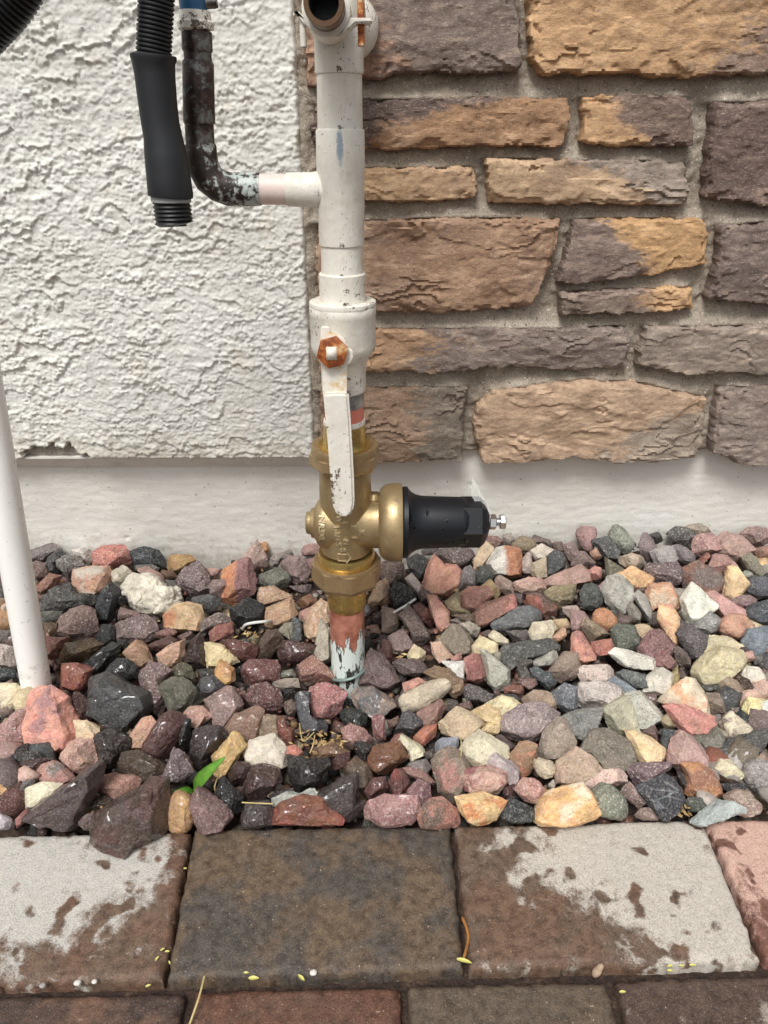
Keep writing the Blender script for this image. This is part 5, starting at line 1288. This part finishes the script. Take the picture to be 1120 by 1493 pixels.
def mat_rock(stuff=False):
    """pigment = object colour (alpha carries wetness); second pigment = property 'accent'; 'mode' x: accent share, y: speckle, z: veins"""
    m = NM('loose gravel' if stuff else 'gravel rock', 0.85, spec=0.35); v = m.obj()
    oi = m.n('ShaderNodeObjectInfo')
    if stuff:
        at = m.attr('pigment', 'GEOMETRY'); A = at.outputs['Color']; wet = m.mr(m.noise(v, 6, 2), 0.45, 0.6)
    else:
        A = oi.outputs['Color']; wet = oi.outputs['Alpha']
        off = m.n('ShaderNodeVectorMath'); off.operation = 'ADD'; m.L(v, off.inputs[0]); m.L(oi.outputs['Random'], off.inputs[1]); v0 = v; v = off.outputs[0]
    big = m.noise(v, 55, 5, 0.65, 0.4); mid = m.noise(v, 190, 5, 0.7); fine = m.noise(v, 900, 3, 0.75)
    hsv = m.n('ShaderNodeHueSaturation'); m.L(A, hsv.inputs['Color']); m.L(m.mr(big, 0.3, 0.7, 0.66, 1.34), hsv.inputs['Value']); m.L(m.mr(mid, 0.3, 0.7, 0.8, 1.12), hsv.inputs['Saturation'])
    m.L(m.mr(m.noise(v, 90, 3), 0.3, 0.7, 0.488, 0.512), hsv.inputs['Hue'])
    c = hsv.outputs[0]
    if not stuff:
        md = m.sep(m.attr('mode').outputs['Vector']); B = m.attr('accent').outputs['Color']
        half = m.mr(m.math('ADD', m.sep(m.gen())[0], m.math('MULTIPLY', m.math('SUBTRACT', big, 0.5), 0.5)), 0.45, 0.53)
        patch = m.mr(m.noise(v, 42, 4, 0.6), 0.50, 0.60)
        # mode.x: 0 none, 1 patches, 2 one half
        f = m.math('MULTIPLY', patch, m.math('COMPARE', md[0], 1.0)); f2 = m.math('MULTIPLY', half, m.math('COMPARE', md[0], 2.0))
        c = m.mix(m.math('MAXIMUM', f, f2), c, B)
        spk = m.mr(m.noise(v, 420, 2, 0.7), 0.58, 0.64); c = m.mix(m.math('MULTIPLY', m.math('MULTIPLY', spk, md[1]), 0.65), c, m.mix(0.65, c, lin((236, 224, 212))))
        spd = m.mr(m.noise(v, 500, 2, 0.7), 0.40, 0.35); c = m.mix(m.math('MULTIPLY', m.math('MULTIPLY', spd, md[1]), 0.6), c, lin((58, 48, 48)))
        vn = m.mr(m.vor(m.mapv(v, (0.3, 1, 1)), 95, 'DISTANCE_TO_EDGE'), 0.06, 0.0); vn = m.math('MULTIPLY', vn, m.mr(m.noise(v, 60, 3), 0.4, 0.6))
        c = m.mix(m.math('MULTIPLY', vn, m.math('MULTIPLY', md[2], 0.4)), c, lin((170, 176, 178)))
    gr_ = m.noise(v, 620, 3, 0.8); c = m.mix(m.math('MULTIPLY', m.mr(gr_, 0.54, 0.66), 0.32), c, m.mix(0.7, c, lin((240, 230, 216)))); c = m.mix(m.math('MULTIPLY', m.mr(gr_, 0.46, 0.36), 0.5), c, m.mix(1.0, c, (0.42, 0.38, 0.37), 'MULTIPLY'))
    # dust and pale mineral scuffs on the dry ones
    sc = m.mr(mid, 0.56, 0.70)
    c = m.mix(m.math('MULTIPLY', m.math('MULTIPLY', sc, 0.38), m.mr(wet, 0, 1, 1, 0.15)), c, m.mix(0.6, c, lin((232, 222, 206))))
    c = m.mix(m.math('MULTIPLY', m.mr(fine, 0.42, 0.33), 0.5), c, m.mix(1.0, c, (0.35, 0.32, 0.32), 'MULTIPLY'))
    cr = m.mr(m.noise(v, 75, 6, 0.75, 0.8), 0.495, 0.505); cr = m.math('MULTIPLY', cr, m.mr(m.noise(v, 75, 6, 0.75, 0.8), 0.525, 0.510))
    c = m.mix(m.math('MULTIPLY', cr, 0.35), c, m.mix(1.0, c, (0.4, 0.36, 0.34), 'MULTIPLY'))
    c = m.mix(wet, c, m.mix(1.0, c, (0.66, 0.63, 0.62), 'MULTIPLY'))
    sat = m.n('ShaderNodeHueSaturation'); m.L(c, sat.inputs['Color']); sat.inputs['Saturation'].default_value = 0.85; m.L(m.mr(wet, 0, 1, 1.2, 1.05), sat.inputs['Value']); c = sat.outputs[0]
    # thin water film where the rocks are still wet
    film = m.math('MULTIPLY', wet, m.mr(m.noise(v, 70, 3), 0.35, 0.6, 0.55, 1.0))
    b = m.bump(fine, 0.6, 0.0014); b = m.bump(mid, 0.8, 0.0030, b); b = m.bump(m.noise(v, 420, 4, 0.7), 0.5, 0.0016, b)
    m.L(m.math('MULTIPLY', film, 0.8), m.b.inputs['Coat Weight']); m.b.inputs['Coat Roughness'].default_value = 0.08
    return m.fin(c, m.mr(film, 0, 1, 0.88, 0.28), b)
M_ROCK = mat_rock()
CRIGHT, CUP, CBACK = CROT @ Vector((1, 0, 0)), CROT @ Vector((0, 1, 0)), CROT @ Vector((0, 0, 1))

def rough_up(bm, size, rnd, rounded, pitted, knobbly=False):
    """split the facets and break them up"""
    bmesh.ops.recalc_face_normals(bm, faces=bm.faces)
    bmesh.ops.bevel(bm, geom=list(bm.edges), offset=size * (0.10 if rounded else 0.012), segments=2 if rounded else 1, affect='EDGES', clamp_overlap=True)
    bmesh.ops.triangulate(bm, faces=bm.faces)
    for it in range(4):
        L = size * ((0.30, 0.18, 0.11, 0.085) if not knobbly else (0.3, 0.16, 0.08, 0.045))[it]
        es = [e for e in bm.edges if e.calc_length() > L]
        if not es: continue
        bmesh.ops.subdivide_edges(bm, edges=es, cuts=1)
        bmesh.ops.triangulate(bm, faces=[f for f in bm.faces if len(f.verts) > 3])
    if rounded:
        for _ in range(3): bmesh.ops.smooth_vert(bm, verts=bm.verts, factor=0.5, use_axis_x=True, use_axis_y=True, use_axis_z=True)
    bm.normal_update()
    o = Vector((rnd.random() * 50, rnd.random() * 50, rnd.random() * 50))
    for q in bm.verts:
        p = q.co / size
        h = 0.026 * mnoise.noise(p * 2.6 + o) + 0.015 * mnoise.noise(p * 8 + o) + 0.012 * mnoise.noise(p * 17 + o)
        r = 1 - abs(mnoise.noise(p * 4.5 - o)); h -= 0.024 * max(0, r - 0.88) / 0.12
        if pitted:
            h += 0.035 * mnoise.noise(p * 6 - o); h -= 0.05 * max(0, mnoise.noise(p * 11 + o * 2) - 0.25)
        if knobbly: h += 0.07 * mnoise.noise(p * 4 + o) + 0.03 * abs(mnoise.noise(p * 9 + o)) - 0.08 * max(0, mnoise.noise(p * 7.5 - o * 3) - 0.2)
        q.co += q.normal * (h * size)

def rock_mesh(name, pix, cen, rnd, flags):
    dep = depth_of(cen); k = dep / FPX
    cpx = sum(p[0] for p in pix) / len(pix); cpy = sum(p[1] for p in pix) / len(pix)
    pts = [((x - cpx) * k * 1.2, -(y - cpy) * k * 1.2) for x, y in pix]
    wx = max(p[0] for p in pts) - min(p[0] for p in pts); wy = max(p[1] for p in pts) - min(p[1] for p in pts)
    size = math.sqrt(wx * wy); th = min(wx, wy) * rnd.uniform(0.70, 0.95); n = len(pts)
    bm = bmesh.new(); ring, fr, bk = [], [], []
    flat = 'f' in flags
    # the facing side: a tilted plateau, off centre, whose rim is cut unevenly
    ox, oy = rnd.uniform(-0.16, 0.16) * wx, rnd.uniform(-0.02, 0.20) * wy
    tx, ty = rnd.uniform(-0.35, 0.35), rnd.uniform(-0.55, 0.15)
    if flat and size > 0.045: tx *= 0.4; ty *= 0.5
    for (x, y) in pts:
        ring.append(bm.verts.new((x, y, rnd.uniform(-0.12, 0.10) * th)))
        s = rnd.uniform(0.62, 0.92) if flat else rnd.uniform(0.42, 0.78)
        fx, fy = x * s + ox * (1 - s), y * s + oy * (1 - s)
        fr.append(bm.verts.new((fx, fy, th * (0.36 + (0.02 if flat else 0.10) * rnd.uniform(-1, 1)) + tx * fx * 0.6 + ty * fy * 0.6)))
        s2 = rnd.uniform(0.55, 0.8)
        bk.append(bm.verts.new((x * s2, y * s2, -th * rnd.uniform(0.45, 0.6))))
    # outline orientation
    ar = sum(pts[i][0] * pts[(i + 1) % n][1] - pts[(i + 1) % n][0] * pts[i][1] for i in range(n))
    for i in range(n):
        j = (i + 1) % n
        bm.faces.new((ring[i], ring[j], fr[j], fr[i])); bm.faces.new((ring[j], ring[i], bk[i], bk[j]))
    top = bm.verts.new((ox, oy, th * (0.40 + (0.02 if flat else rnd.uniform(0.02, 0.16))) + tx * ox * 0.6 + ty * oy * 0.6))
    bot = bm.verts.new((0, 0, -th * 0.6))
    for i in range(n):
        j = (i + 1) % n
        bm.faces.new((fr[i], fr[j], top)); bm.faces.new((bk[j], bk[i], bot))
    if 'r' not in flags and 'k' not in flags:                      # fracture planes across the facing side
        bmesh.ops.recalc_face_normals(bm, faces=bm.faces)
        for _ in range(3 if flat else 5):
            a_ = rnd.uniform(0, 6.283); w_ = rnd.uniform(0.35, 0.95); nr = Vector((math.cos(a_), math.sin(a_), w_)).normalized()
            sup = max(q.co.dot(nr) for q in bm.verts); low = min(q.co.dot(nr) for q in bm.verts)
            cut = sup - (sup - low) * (rnd.uniform(0.04, 0.10) if flat else rnd.uniform(0.07, 0.17))
            r_ = bmesh.ops.bisect_plane(bm, geom=bm.verts[:] + bm.edges[:] + bm.faces[:], plane_co=nr * cut, plane_no=nr, clear_outer=True)
            ee = [e for e in bm.edges if e.is_boundary]
            if ee: bmesh.ops.holes_fill(bm, edges=ee, sides=0)
        bmesh.ops.remove_doubles(bm, verts=bm.verts, dist=size * 0.02)
        bmesh.ops.triangulate(bm, faces=bm.faces)
        bmesh.ops.dissolve_limit(bm, angle_limit=R(7), verts=bm.verts, edges=bm.edges)
    rough_up(bm, size, rnd, 'r' in flags or 'k' in flags, 'p' in flags, 'k' in flags)
    # turn from the viewing frame into world axes
    for q in bm.verts:
        q.co = CRIGHT * q.co.x + CUP * q.co.y + CBACK * q.co.z
    me = bm_mesh(name, bm, True)
    if 'r' not in flags: sharp(me, 26)
    return me, size, th

CN = [('black', (46, 46, 48)), ('charcoal', (74, 74, 76)), ('dark grey', (98, 94, 94)), ('grey', (128, 124, 122)), ('pale grey', (164, 160, 154)), ('off-white', (204, 196, 186)), ('cream', (210, 190, 154)),
      ('tan', (178, 146, 114)), ('brown', (118, 92, 74)), ('dark brown', (84, 62, 48)), ('mauve', (130, 102, 102)), ('dark mauve', (98, 76, 76)), ('pink', (176, 130, 120)), ('salmon', (200, 134, 112)),
      ('brick-red', (146, 82, 66)), ('dark red', (96, 54, 50)), ('orange', (188, 118, 62)), ('ochre', (206, 158, 90)), ('olive', (120, 106, 76)), ('green-grey', (104, 106, 92)), ('blue-grey', (112, 118, 130))]
def cname(c): return min(CN, key=lambda q: sum((a - b) ** 2 for a, b in zip(q[1], c)))[0]
def where(x, y):
    if x < 115: col = 'by the leaning white pipe'
    elif x < 300: col = 'right of the white pipe'
    elif x < 440: col = 'left of the copper stub'
    elif x < 600: col = 'around the copper stub'
    elif x < 760: col = 'below the black bonnet'
    elif x < 940: col = 'right of the black bonnet'
    else: col = 'near the right edge'
    row = 'against the plinth' if y < 850 else ('at the paver edge' if y > 1125 else ('in the upper bed' if y < 990 else 'in the lower bed'))
    return row + ' ' + col
def warm(c): return (c[0], min(255, c[1] * 1.005), c[2] * 0.965)
rock_rows = []
for ln in ROCKS.strip().splitlines():
    a, poly, col, fl, words = ln.split('|')
    ox, oy = WIN[a]
    pix = [(ox + float(q.split(',')[0]) / 4, oy + float(q.split(',')[1]) / 4) for q in poly.split()]
    acc = None
    if 'a=' in fl:
        fl, s = fl.split('a='); acc = tuple(int(t) for t in s.split(','))
    rock_rows.append((pix, warm(tuple(int(t) for t in col.split(','))), fl, acc, words))
def poly_area(p): return abs(sum(p[i][0] * p[(i + 1) % len(p)][1] - p[(i + 1) % len(p)][0] * p[i][1] for i in range(len(p)))) / 2
cutoff = sorted([poly_area(r[0]) for r in rock_rows], reverse=True)[min(299, len(rock_rows) - 1)]
VV, FF, CC, nv = [], [], [], 0
ORD = ['first', 'second', 'third', 'fourth', 'fifth', 'sixth', 'seventh', 'eighth', 'ninth']
made = []
for i, (pix, col, fl, acc, words) in enumerate(rock_rows):
    rnd = random.Random(1000 + i)
    cx = sum(p[0] for p in pix) / len(pix); cy = sum(p[1] for p in pix) / len(pix)
    d = ray(cx, cy).normalized(); t = 0.3
    while t < 1.4:
        p = CAM + d * t
        if p.z < gz(p.x, p.y) + 0.004: break
        t += 0.002
    wpx = max(p_[0] for p_ in pix) - min(p_[0] for p_ in pix); hpx = max(p_[1] for p_ in pix) - min(p_[1] for p_ in pix)
    sz = math.sqrt(wpx * hpx) * depth_of(p) / FPX
    if p.y > PLINTH_Y - sz * 0.55: p = CAM + d * ((PLINTH_Y - sz * 0.55) / d.y)
    if cy > 1150 and hpx > 25: p = p - d * min(0.012, sz * 0.25)
    me, size, th = rock_mesh('rock', pix, p, rnd, fl)
    if poly_area(pix) < cutoff:               # the small fry joins the loose fill
        W = np.array([q.co[:] for q in me.vertices]) + np.array(p[:]); me.calc_loop_triangles()
        FF.append(np.array([t_.vertices[:] for t_ in me.loop_triangles]) + nv); VV.append(W); CC.append(np.tile(np.array(lin4(col)), (len(W), 1))); nv += len(W)
        bpy.data.meshes.remove(me); continue
    o = link('rock', me, M_ROCK, None, p)
    wet = 0.95 if 'w' in fl else (0.0 if (cx > 760 or cy < 850) else max(0, rnd.uniform(-0.1, 0.9)) * max(0, 1 - abs(cx - 400) / 400) * (0.5 if cy < 900 else 1.0))
    o.color = lin4(col, max(0.0, wet))
    o['accent'] = list(lin(acc or col)); o['mode'] = [2.0 if 'h' in fl else (1.0 if acc else 0.0), 1.0 if 's' in fl else 0.25, 1.0 if 'v' in fl else 0.0]
    area = wpx * hpx
    szw = '' if words else ('large ' if area > 4200 else ('small ' if area < 900 else ''))
    asp = wpx / max(1, hpx)
    shp = '' if words else ('long ' if asp > 2.1 else ('upright ' if asp < 0.55 else ''))
    txt = (words or (szw + shp + cname(col) + ' rock'))
    if not words and 's' in fl: txt = 'speckled ' + txt
    elif not words and 'p' in fl: txt = 'rough ' + txt
    elif not words and 'w' in fl: txt = 'wet ' + txt
    made.append((o, txt, where(cx, cy), cx))
byl = {}
for o, a, b_, x in made: byl.setdefault(a if any(t_ in a for t_ in (' beside ', ' over ', ' lying ')) else a + ' ' + b_, []).append((x, o))
for lab, lst in byl.items():
    lst.sort(key=lambda q: q[0])
    for k, (x, o) in enumerate(lst):
        L = lab if len(lst) == 1 else (lab + ', ' + ('leftmost' if k == 0 else ('rightmost' if k == len(lst) - 1 else ORD[k] + ' from left')) + ' such')
        tag(o, L, 'rock', 'loose landscaping rocks in the bed')
print('ROCKS', len(made))

# smaller stones filling the gaps below, and the bed beyond the picture: too many to count
pal = [r[1] for r in rock_rows]
rng = random.Random(77)
tmpl = []
for k in range(10):
    bm = bmesh.new(); bmesh.ops.create_icosphere(bm, subdivisions=1, radius=0.5)
    o_ = Vector((k * 7.1, 3, 2))
    pl_ = [(Vector((rng.uniform(-1, 1), rng.uniform(-1, 1), rng.uniform(-1, 1))).normalized(), rng.uniform(0.26, 0.4)) for _ in range(6)]
    for q in bm.verts:
        for nrm, dd in pl_:
            s = q.co.dot(nrm)
            if s > dd: q.co -= nrm * (s - dd)
    bmesh.ops.triangulate(bm, faces=bm.faces)
    es = list(bm.edges); bmesh.ops.subdivide_edges(bm, edges=es, cuts=1)
    bmesh.ops.triangulate(bm, faces=bm.faces)
    bm.normal_update()
    for q in bm.verts: q.co += q.normal * (0.05 * mnoise.noise(q.co * 5 + o_) + 0.025 * mnoise.noise(q.co * 13 + o_))
    bm.verts.ensure_lookup_table(); bm.verts.index_update()
    tmpl.append((np.array([q.co[:] for q in bm.verts]), np.array([[q.index for q in f.verts] for f in bm.faces])))
    bm.free()
def drop(x, y, z, s, col):
    global nv
    V, F = tmpl[rng.randrange(10)]
    M = np.array(Matrix.Rotation(rng.uniform(0, 6.28), 3, Vector((rng.uniform(-1, 1), rng.uniform(-1, 1), rng.uniform(-1, 1))).normalized()))
    W = (V * np.array([s * rng.uniform(0.8, 1.4), s * rng.uniform(0.7, 1.1), s * rng.uniform(0.6, 1.0)])) @ M.T + np.array([x, y, z])
    VV.append(W); FF.append(F + nv); CC.append(np.tile(np.array(lin4(col)), (len(W), 1))); nv += len(W)
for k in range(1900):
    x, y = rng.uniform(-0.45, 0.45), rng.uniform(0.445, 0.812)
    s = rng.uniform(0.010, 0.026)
    drop(x, y, gz(x, y) - rng.uniform(0.019, 0.032), s, tuple(0.8 * t_ for t_ in rng.choice(pal)))  # fill pigment darkened to paint deeper shade into the gaps
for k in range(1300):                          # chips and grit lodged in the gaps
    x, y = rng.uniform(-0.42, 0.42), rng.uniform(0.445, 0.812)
    drop(x, y, gz(x, y) - rng.uniform(0.006, 0.018), rng.uniform(0.004, 0.011), tuple(0.85 * t_ for t_ in rng.choice(pal)))  # pigment darkened here too, painting gap shade
for k in range(1100):
    x = rng.uniform(0.28, 0.82) * rng.choice([-1, 1]); y = rng.uniform(0.45, 0.80)
    if abs(x) < 0.275 + 0.20 * (y - 0.45) / 0.35: continue
    s = rng.uniform(0.02, 0.045)
    drop(x, y, gz(x, y) - rng.uniform(-0.006, 0.014), s, rng.choice(pal))
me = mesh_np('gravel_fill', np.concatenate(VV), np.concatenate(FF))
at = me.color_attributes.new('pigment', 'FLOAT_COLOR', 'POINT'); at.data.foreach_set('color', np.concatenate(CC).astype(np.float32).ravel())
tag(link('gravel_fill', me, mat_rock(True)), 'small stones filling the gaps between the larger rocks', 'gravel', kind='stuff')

# ------------------------------------------------------------------ small things
M_LEAF = None
def mat_leaf(name, c1, c2, rough=0.4, tr=0.25):
    m = NM(name, rough, spec=0.4); v = m.obj()
    c = m.mix(m.mr(m.noise(v, 120, 3), 0.3, 0.7), c1, c2)
    try: m.b.inputs['Transmission Weight'].default_value = 0.0; m.b.inputs['Subsurface Weight'].default_value = 0.15; m.b.inputs['Subsurface Radius'].default_value = (0.002, 0.003, 0.001); 
    except Exception: pass
    return m.fin(c, None, m.bump(m.noise(v, 500, 3), 0.25, 0.0006))
M_GREEN = mat_leaf('fresh green leaf', lin((84, 132, 44)), lin((112, 158, 62)))
M_SEED = mat_leaf('yellow-green leaflet', lin((206, 200, 120)), lin((186, 178, 92)))
M_POD = mat_leaf('orange-brown pod', lin((172, 118, 60)), lin((128, 84, 46)))
M_STRAW = mat_leaf('dry straw', lin((206, 190, 140)), lin((176, 156, 104)))
M_WIRE = mat_plain('grey-green wire', lin((120, 136, 128)), 0.4, 0.3)
M_WWIRE = mat_plain('white coated wire', lin((210, 210, 204)), 0.4)
M_DEAD = mat_leaf('dead leaf', lin((142, 104, 66)), lin((92, 66, 44)))
def leafmesh(name, base, tip, width, mat, parent=None, bend=0.25, nrm=None, n=9, fold=0.25):
    base, tip = Vector(base), Vector(tip); ax_ = tip - base; L = ax_.length; ax_.normalize()
    nrm = Vector(nrm or (0, -0.5, 1)).normalized(); side = ax_.cross(nrm).normalized(); nrm = side.cross(ax_).normalized()
    V, F = [], []
    for i in range(n):
        t = i / (n - 1); w_ = width * (math.sin(math.pi * min(1, t * 0.92 + 0.05)) ** 0.8) * (1 - 0.3 * t) + 0.0002
        c = ax_ * (L * t) + nrm * (bend * L * math.sin(math.pi * t) * 0.5)
        for s in (-1, 0, 1): V.append(c + side * (w_ * s * 0.5) + nrm * (abs(s) * fold * w_ * 0.5))
    m_ = len(V)
    V += [v_ - nrm * 0.0004 for v_ in V]
    for i in range(n - 1):
        for s in (0, 1):
            a = i * 3 + s; F.append((a, a + 1, a + 4, a + 3)); F.append((m_ + a + 3, m_ + a + 4, m_ + a + 1, m_ + a))
    for i in range(n - 1):
        F.append((i * 3 + 3, i * 3, m_ + i * 3, m_ + i * 3 + 3)); F.append((i * 3 + 2, i * 3 + 5, m_ + i * 3 + 5, m_ + i * 3 + 2))
    return link(name, mesh_py(name, V, F), mat, parent, base)
def on_gravel(px, py, lift=0.012):
    d = ray(px, py).normalized(); t = 0.3
    while t < 1.4:
        p = CAM + d * t
        if p.z < gz(p.x, p.y) + lift: return p
        t += 0.001
    return p
# sprout
sp0 = on_gravel(284, 1152, 0.006); sprout = empty('green_sprout', sp0); tag(sprout, 'green two-leaved sprout growing between the rocks', 'plant')
Yl = sp0.y - 0.004
par(leafmesh('leaf', sp0, onY(328, 1104, Yl - 0.002), 0.0125, M_GREEN, None, 0.25, (-0.5, -0.8, 0.5)), sprout)
par(leafmesh('leaf', sp0 - Vector((0.001, 0.002, 0)), onY(254, 1154, Yl - 0.010), 0.0065, M_GREEN, None, 0.3, (0, -0.5, 0.9)), sprout)
c = sp0; par(tube('stem', [(0, 0, -0.02), (0.0005, 0, -0.01), (0, 0, 0.001)], 0.0011, 8, M_GREEN, None, c), sprout)
# leaflets and bits on the pavers
bits = [(237, 1384, 30, 7, 'yellow leaflet at the paver joint, uppermost of its cluster'), (244, 1387, 0, 7, 'yellow leaflet at the paver joint, rightmost of the cluster'), (229, 1397, 60, 8, 'yellow leaflet left of the paver joint cluster'),
        (247, 1403, 120, 6, 'tiny yellow leaflet, lowest of the joint cluster'), (216, 1437, 20, 8, 'yellow leaflet on the row gap left of the joint'), (370, 1426, 0, 16, 'large yellow leaflet in the gap below the charcoal paver'),
        (359, 1418, 0, 8, 'small yellow leaflet above the large one in the gap'), (439, 1425, 140, 13, 'yellow leaflet in the gap under the charcoal paver middle'), (270, 1266, 0, 5, 'tiny yellow speck high in the joint left of charcoal paver'),
        (977, 1415, 0, 9, 'yellow leaflet in the gap below the brown paver, lowest'), (977, 1408, 10, 9, 'yellow leaflet in the gap below brown paver, leftmost of row'), (994, 1408, 0, 8, 'pale leaflet in the gap below brown paver, middle of row'),
        (1010, 1407, 0, 10, 'pale leaflet in the gap below brown paver, rightmost of row'), (908, 1446, 0, 10, 'single pale yellow leaflet on the dark near paver')]
for x, y, a, s, lab in bits:
    p = onZ(x, y, 0.0022 if not (1405 < y < 1440 and x > 300) else 0.001); k = depth_of(p) / FPX; L = s * k * 0.95
    dv = Vector((math.cos(R(a)), math.sin(R(a)), 0)) * L
    o = leafmesh('leaflet', p - dv / 2, p + dv / 2, L * 0.42, M_SEED, None, 0.12, (0.1, -0.2, 1), 7, 0.15)
    tag(o, lab, 'leaflet', 'yellow leaflets on the pavers')
pa, pb, pc_ = onZ(676, 1398, 0.002), onZ(683, 1365, 0.002), onZ(674, 1337, 0.003)
c = pa.copy(); o = tube('seed_pod', [p - c for p in smooth_path([pa, pb, pc_], 6)], [0.0004] + [0.0011] * 11 + [0.0004], 8, M_POD, None, c); tag(o, 'orange-brown seed pod in the joint right of the charcoal paver', 'seed pod')
pa, pb, pc_ = onZ(666, 1398, 0.002), onZ(675, 1404, 0.003), onZ(688, 1404, 0.002)
o = leafmesh('leaflet', pa, pc_, 0.003, M_SEED, None, 0.2, (0, -0.3, 1)); tag(o, 'curled yellow-green leaflet at the foot of the seed pod', 'leaflet', 'yellow leaflets on the pavers')
pa, pb, pc_ = onZ(298, 1424, 0.004), onZ(290, 1455, 0.005), onZ(276, 1495, 0.001)
c = pa.copy(); tag(tube('straw', [p - c for p in smooth_path([pa, pb, pc_], 5)], 0.0007, 6, M_STRAW, None, c), 'pale dry straw lying across the near paver joint', 'straw')
# snail-like seed husk in the gap below the brown paver
p = onZ(871, 1416, 0.003); tag(lathe('seed_husk', [(-0.006, 0.0006), (-0.004, 0.0022), (-0.001, 0.0031), (0.0015, 0.0028), (0.003, 0.0018), (0.0038, 0.0024), (0.006, 0.0019), (0.0075, 0.0005)], p, 'Z', 14, mat_plain('husk', lin((170, 146, 122)), 0.6), None, True, 0.3), 'small tan seed husk in the gap below the brown paver', 'seed husk')
for x, y, s, lab in ((113, 1433, 9, 'white grit pebble in the gap under the left paver'), (62, 1437, 8, 'grey grit pebble in the gap near the left edge'), (138, 1431, 7, 'small white pebble right of the grit under the left paver'), (457, 1418, 9, 'pale pebble on the lower edge of the charcoal paver'), (641, 1209, 5, 'tiny white pebble on the top edge of the charcoal paver')):
    p = onZ(x, y, 0.001); k = depth_of(p) / FPX * s * 0.5
    bm = bmesh.new(); bmesh.ops.create_icosphere(bm, subdivisions=2, radius=k)
    for q in bm.verts: q.co = Vector((q.co.x * 1.25, q.co.y, q.co.z * 0.7)) * (1 + 0.25 * mnoise.noise(q.co / k * 1.3 + Vector((x, y, 0))))
    tag(link('pebble', bm_mesh('pebble', bm, True), mat_plain('pebble %d' % x, lin((206, 200, 190) if x != 62 else (150, 146, 140)), 0.8), None, p), lab, 'pebble', 'grit pebbles on the pavers')
# wires and straws in the gravel
def strand(name, pix, rad_, mat, lab, cat, lift=0.012, group=None):
    pts = smooth_path([on_gravel(x, y, lift + (q[0] if q else 0)) for x, y, *q in pix], 6); c = pts[0].copy()
    o = tube(name, [p - c for p in pts], rad_, 8, mat, None, c); tag(o, lab, cat, group); return o
strand('wire', [(354, 917, -.01), (358, 911, 0.002), (370, 908, 0.006), (388, 906, 0.006), (396, 905, -.008)], 0.0016, M_WWIRE, 'white bent wire end left of the copper stub', 'wire', 0.014)
strand('twig', [(574, 893, 0.0), (590, 884, 0.008), (606, 873, 0.010)], 0.0014, M_WWIRE, 'thin silvery twig on the rocks right of the copper stub', 'twig', 0.014)
cst = Vector((ax(0.0), PY, 0.0)); rr_ = 0.0205
zw = onY(505, 1000, PY - rr_).z
ring = [cst + Vector((rr_ * math.cos(R(a)), rr_ * math.sin(R(a)), zw + 0.006 + 0.006 * math.cos(R(a + 20)))) for a in range(150, 400, 12)]
c = ring[0].copy(); o = tube('ground_wire', [p - c for p in ring], 0.0018, 8, M_WIRE, None, c); tag(o, 'grey-green wire looped round the foot of the copper stub', 'wire')
strand('straw', [(318, 1162, -0.004), (313, 1148, 0.006), (319, 1130, 0.016)], 0.0006, M_STRAW, 'upright straw beside the green sprout', 'straw', 0.010, 'dry straws in the gravel')
strand('straw', [(353, 1170, 0.004), (372, 1171, 0.006), (398, 1172, 0.004)], 0.0006, M_STRAW, 'pale straw lying flat at the paver edge', 'straw', 0.016, 'dry straws in the gravel')
strand('straw', [(437, 1055, 0), (442, 1080, 0.008), (458, 1068, 0.004)], 0.0006, M_STRAW, 'kinked straw below the copper stub', 'straw', 0.012, 'dry straws in the gravel')
strand('straw', [(452, 1098, 0), (457, 1085, 0.006), (459, 1072, 0.002)], 0.0006, M_STRAW, 'curved straw below the kinked one', 'straw', 0.012, 'dry straws in the gravel')
strand('straw', [(672, 1075, 0.004), (673, 1090, 0.012), (672, 1105, 0.004)], 0.0006, M_STRAW, 'short upright straw by the tall mottled brown rock', 'straw', 0.014, 'dry straws in the gravel')
# dead leaf litter in the hollow below the stub, at the white wire and by the paver corner: too fine to count
VV2, FF2, nv2 = [], [], 0
lr = random.Random(12)
for cx, cy, sx, sy, n_ in ((470, 1078, 34, 14, 60), (365, 925, 22, 8, 26), (985, 1182, 30, 8, 26), (135, 1185, 16, 14, 26), (590, 960, 14, 10, 10)):
    for _ in range(n_):
        p = on_gravel(lr.gauss(cx, sx * 0.6), lr.gauss(cy, sy * 0.6), lr.uniform(0.0, 0.008)); a = lr.uniform(0, 6.28); L = lr.uniform(0.003, 0.010); W_ = L * lr.uniform(0.12, 0.5)
        u = Vector((math.cos(a), math.sin(a), lr.uniform(-0.4, 0.5))).normalized(); v_ = u.cross(Vector((lr.uniform(-.4, .4), lr.uniform(-.6, .2), 1))).normalized(); n2 = u.cross(v_)
        q = [p - u * L * 0.5, p - v_ * W_ * 0.5 + n2 * W_ * 0.2, p + u * L * 0.5, p + v_ * W_ * 0.5 + n2 * W_ * 0.2]; q += [t_ - n2 * 0.0003 for t_ in q]
        VV2 += q; b0 = nv2; nv2 += 8
        FF2 += [(b0, b0 + 1, b0 + 2, b0 + 3), (b0 + 7, b0 + 6, b0 + 5, b0 + 4), (b0, b0 + 4, b0 + 5, b0 + 1), (b0 + 1, b0 + 5, b0 + 6, b0 + 2), (b0 + 2, b0 + 6, b0 + 7, b0 + 3), (b0 + 3, b0 + 7, b0 + 4, b0)]
m = NM('leaf litter', 0.8); v = m.obj()
mm = m.fin(m.ramp(m.noise(v, 90, 3), [(0.3, lin((96, 70, 44))), (0.5, lin((160, 130, 86))), (0.7, lin((206, 184, 132)))]))
tag(link('leaf_litter', mesh_py('leaf_litter', VV2, FF2, False), mm), 'dry leaf crumbs caught between the rocks', 'litter', kind='stuff')
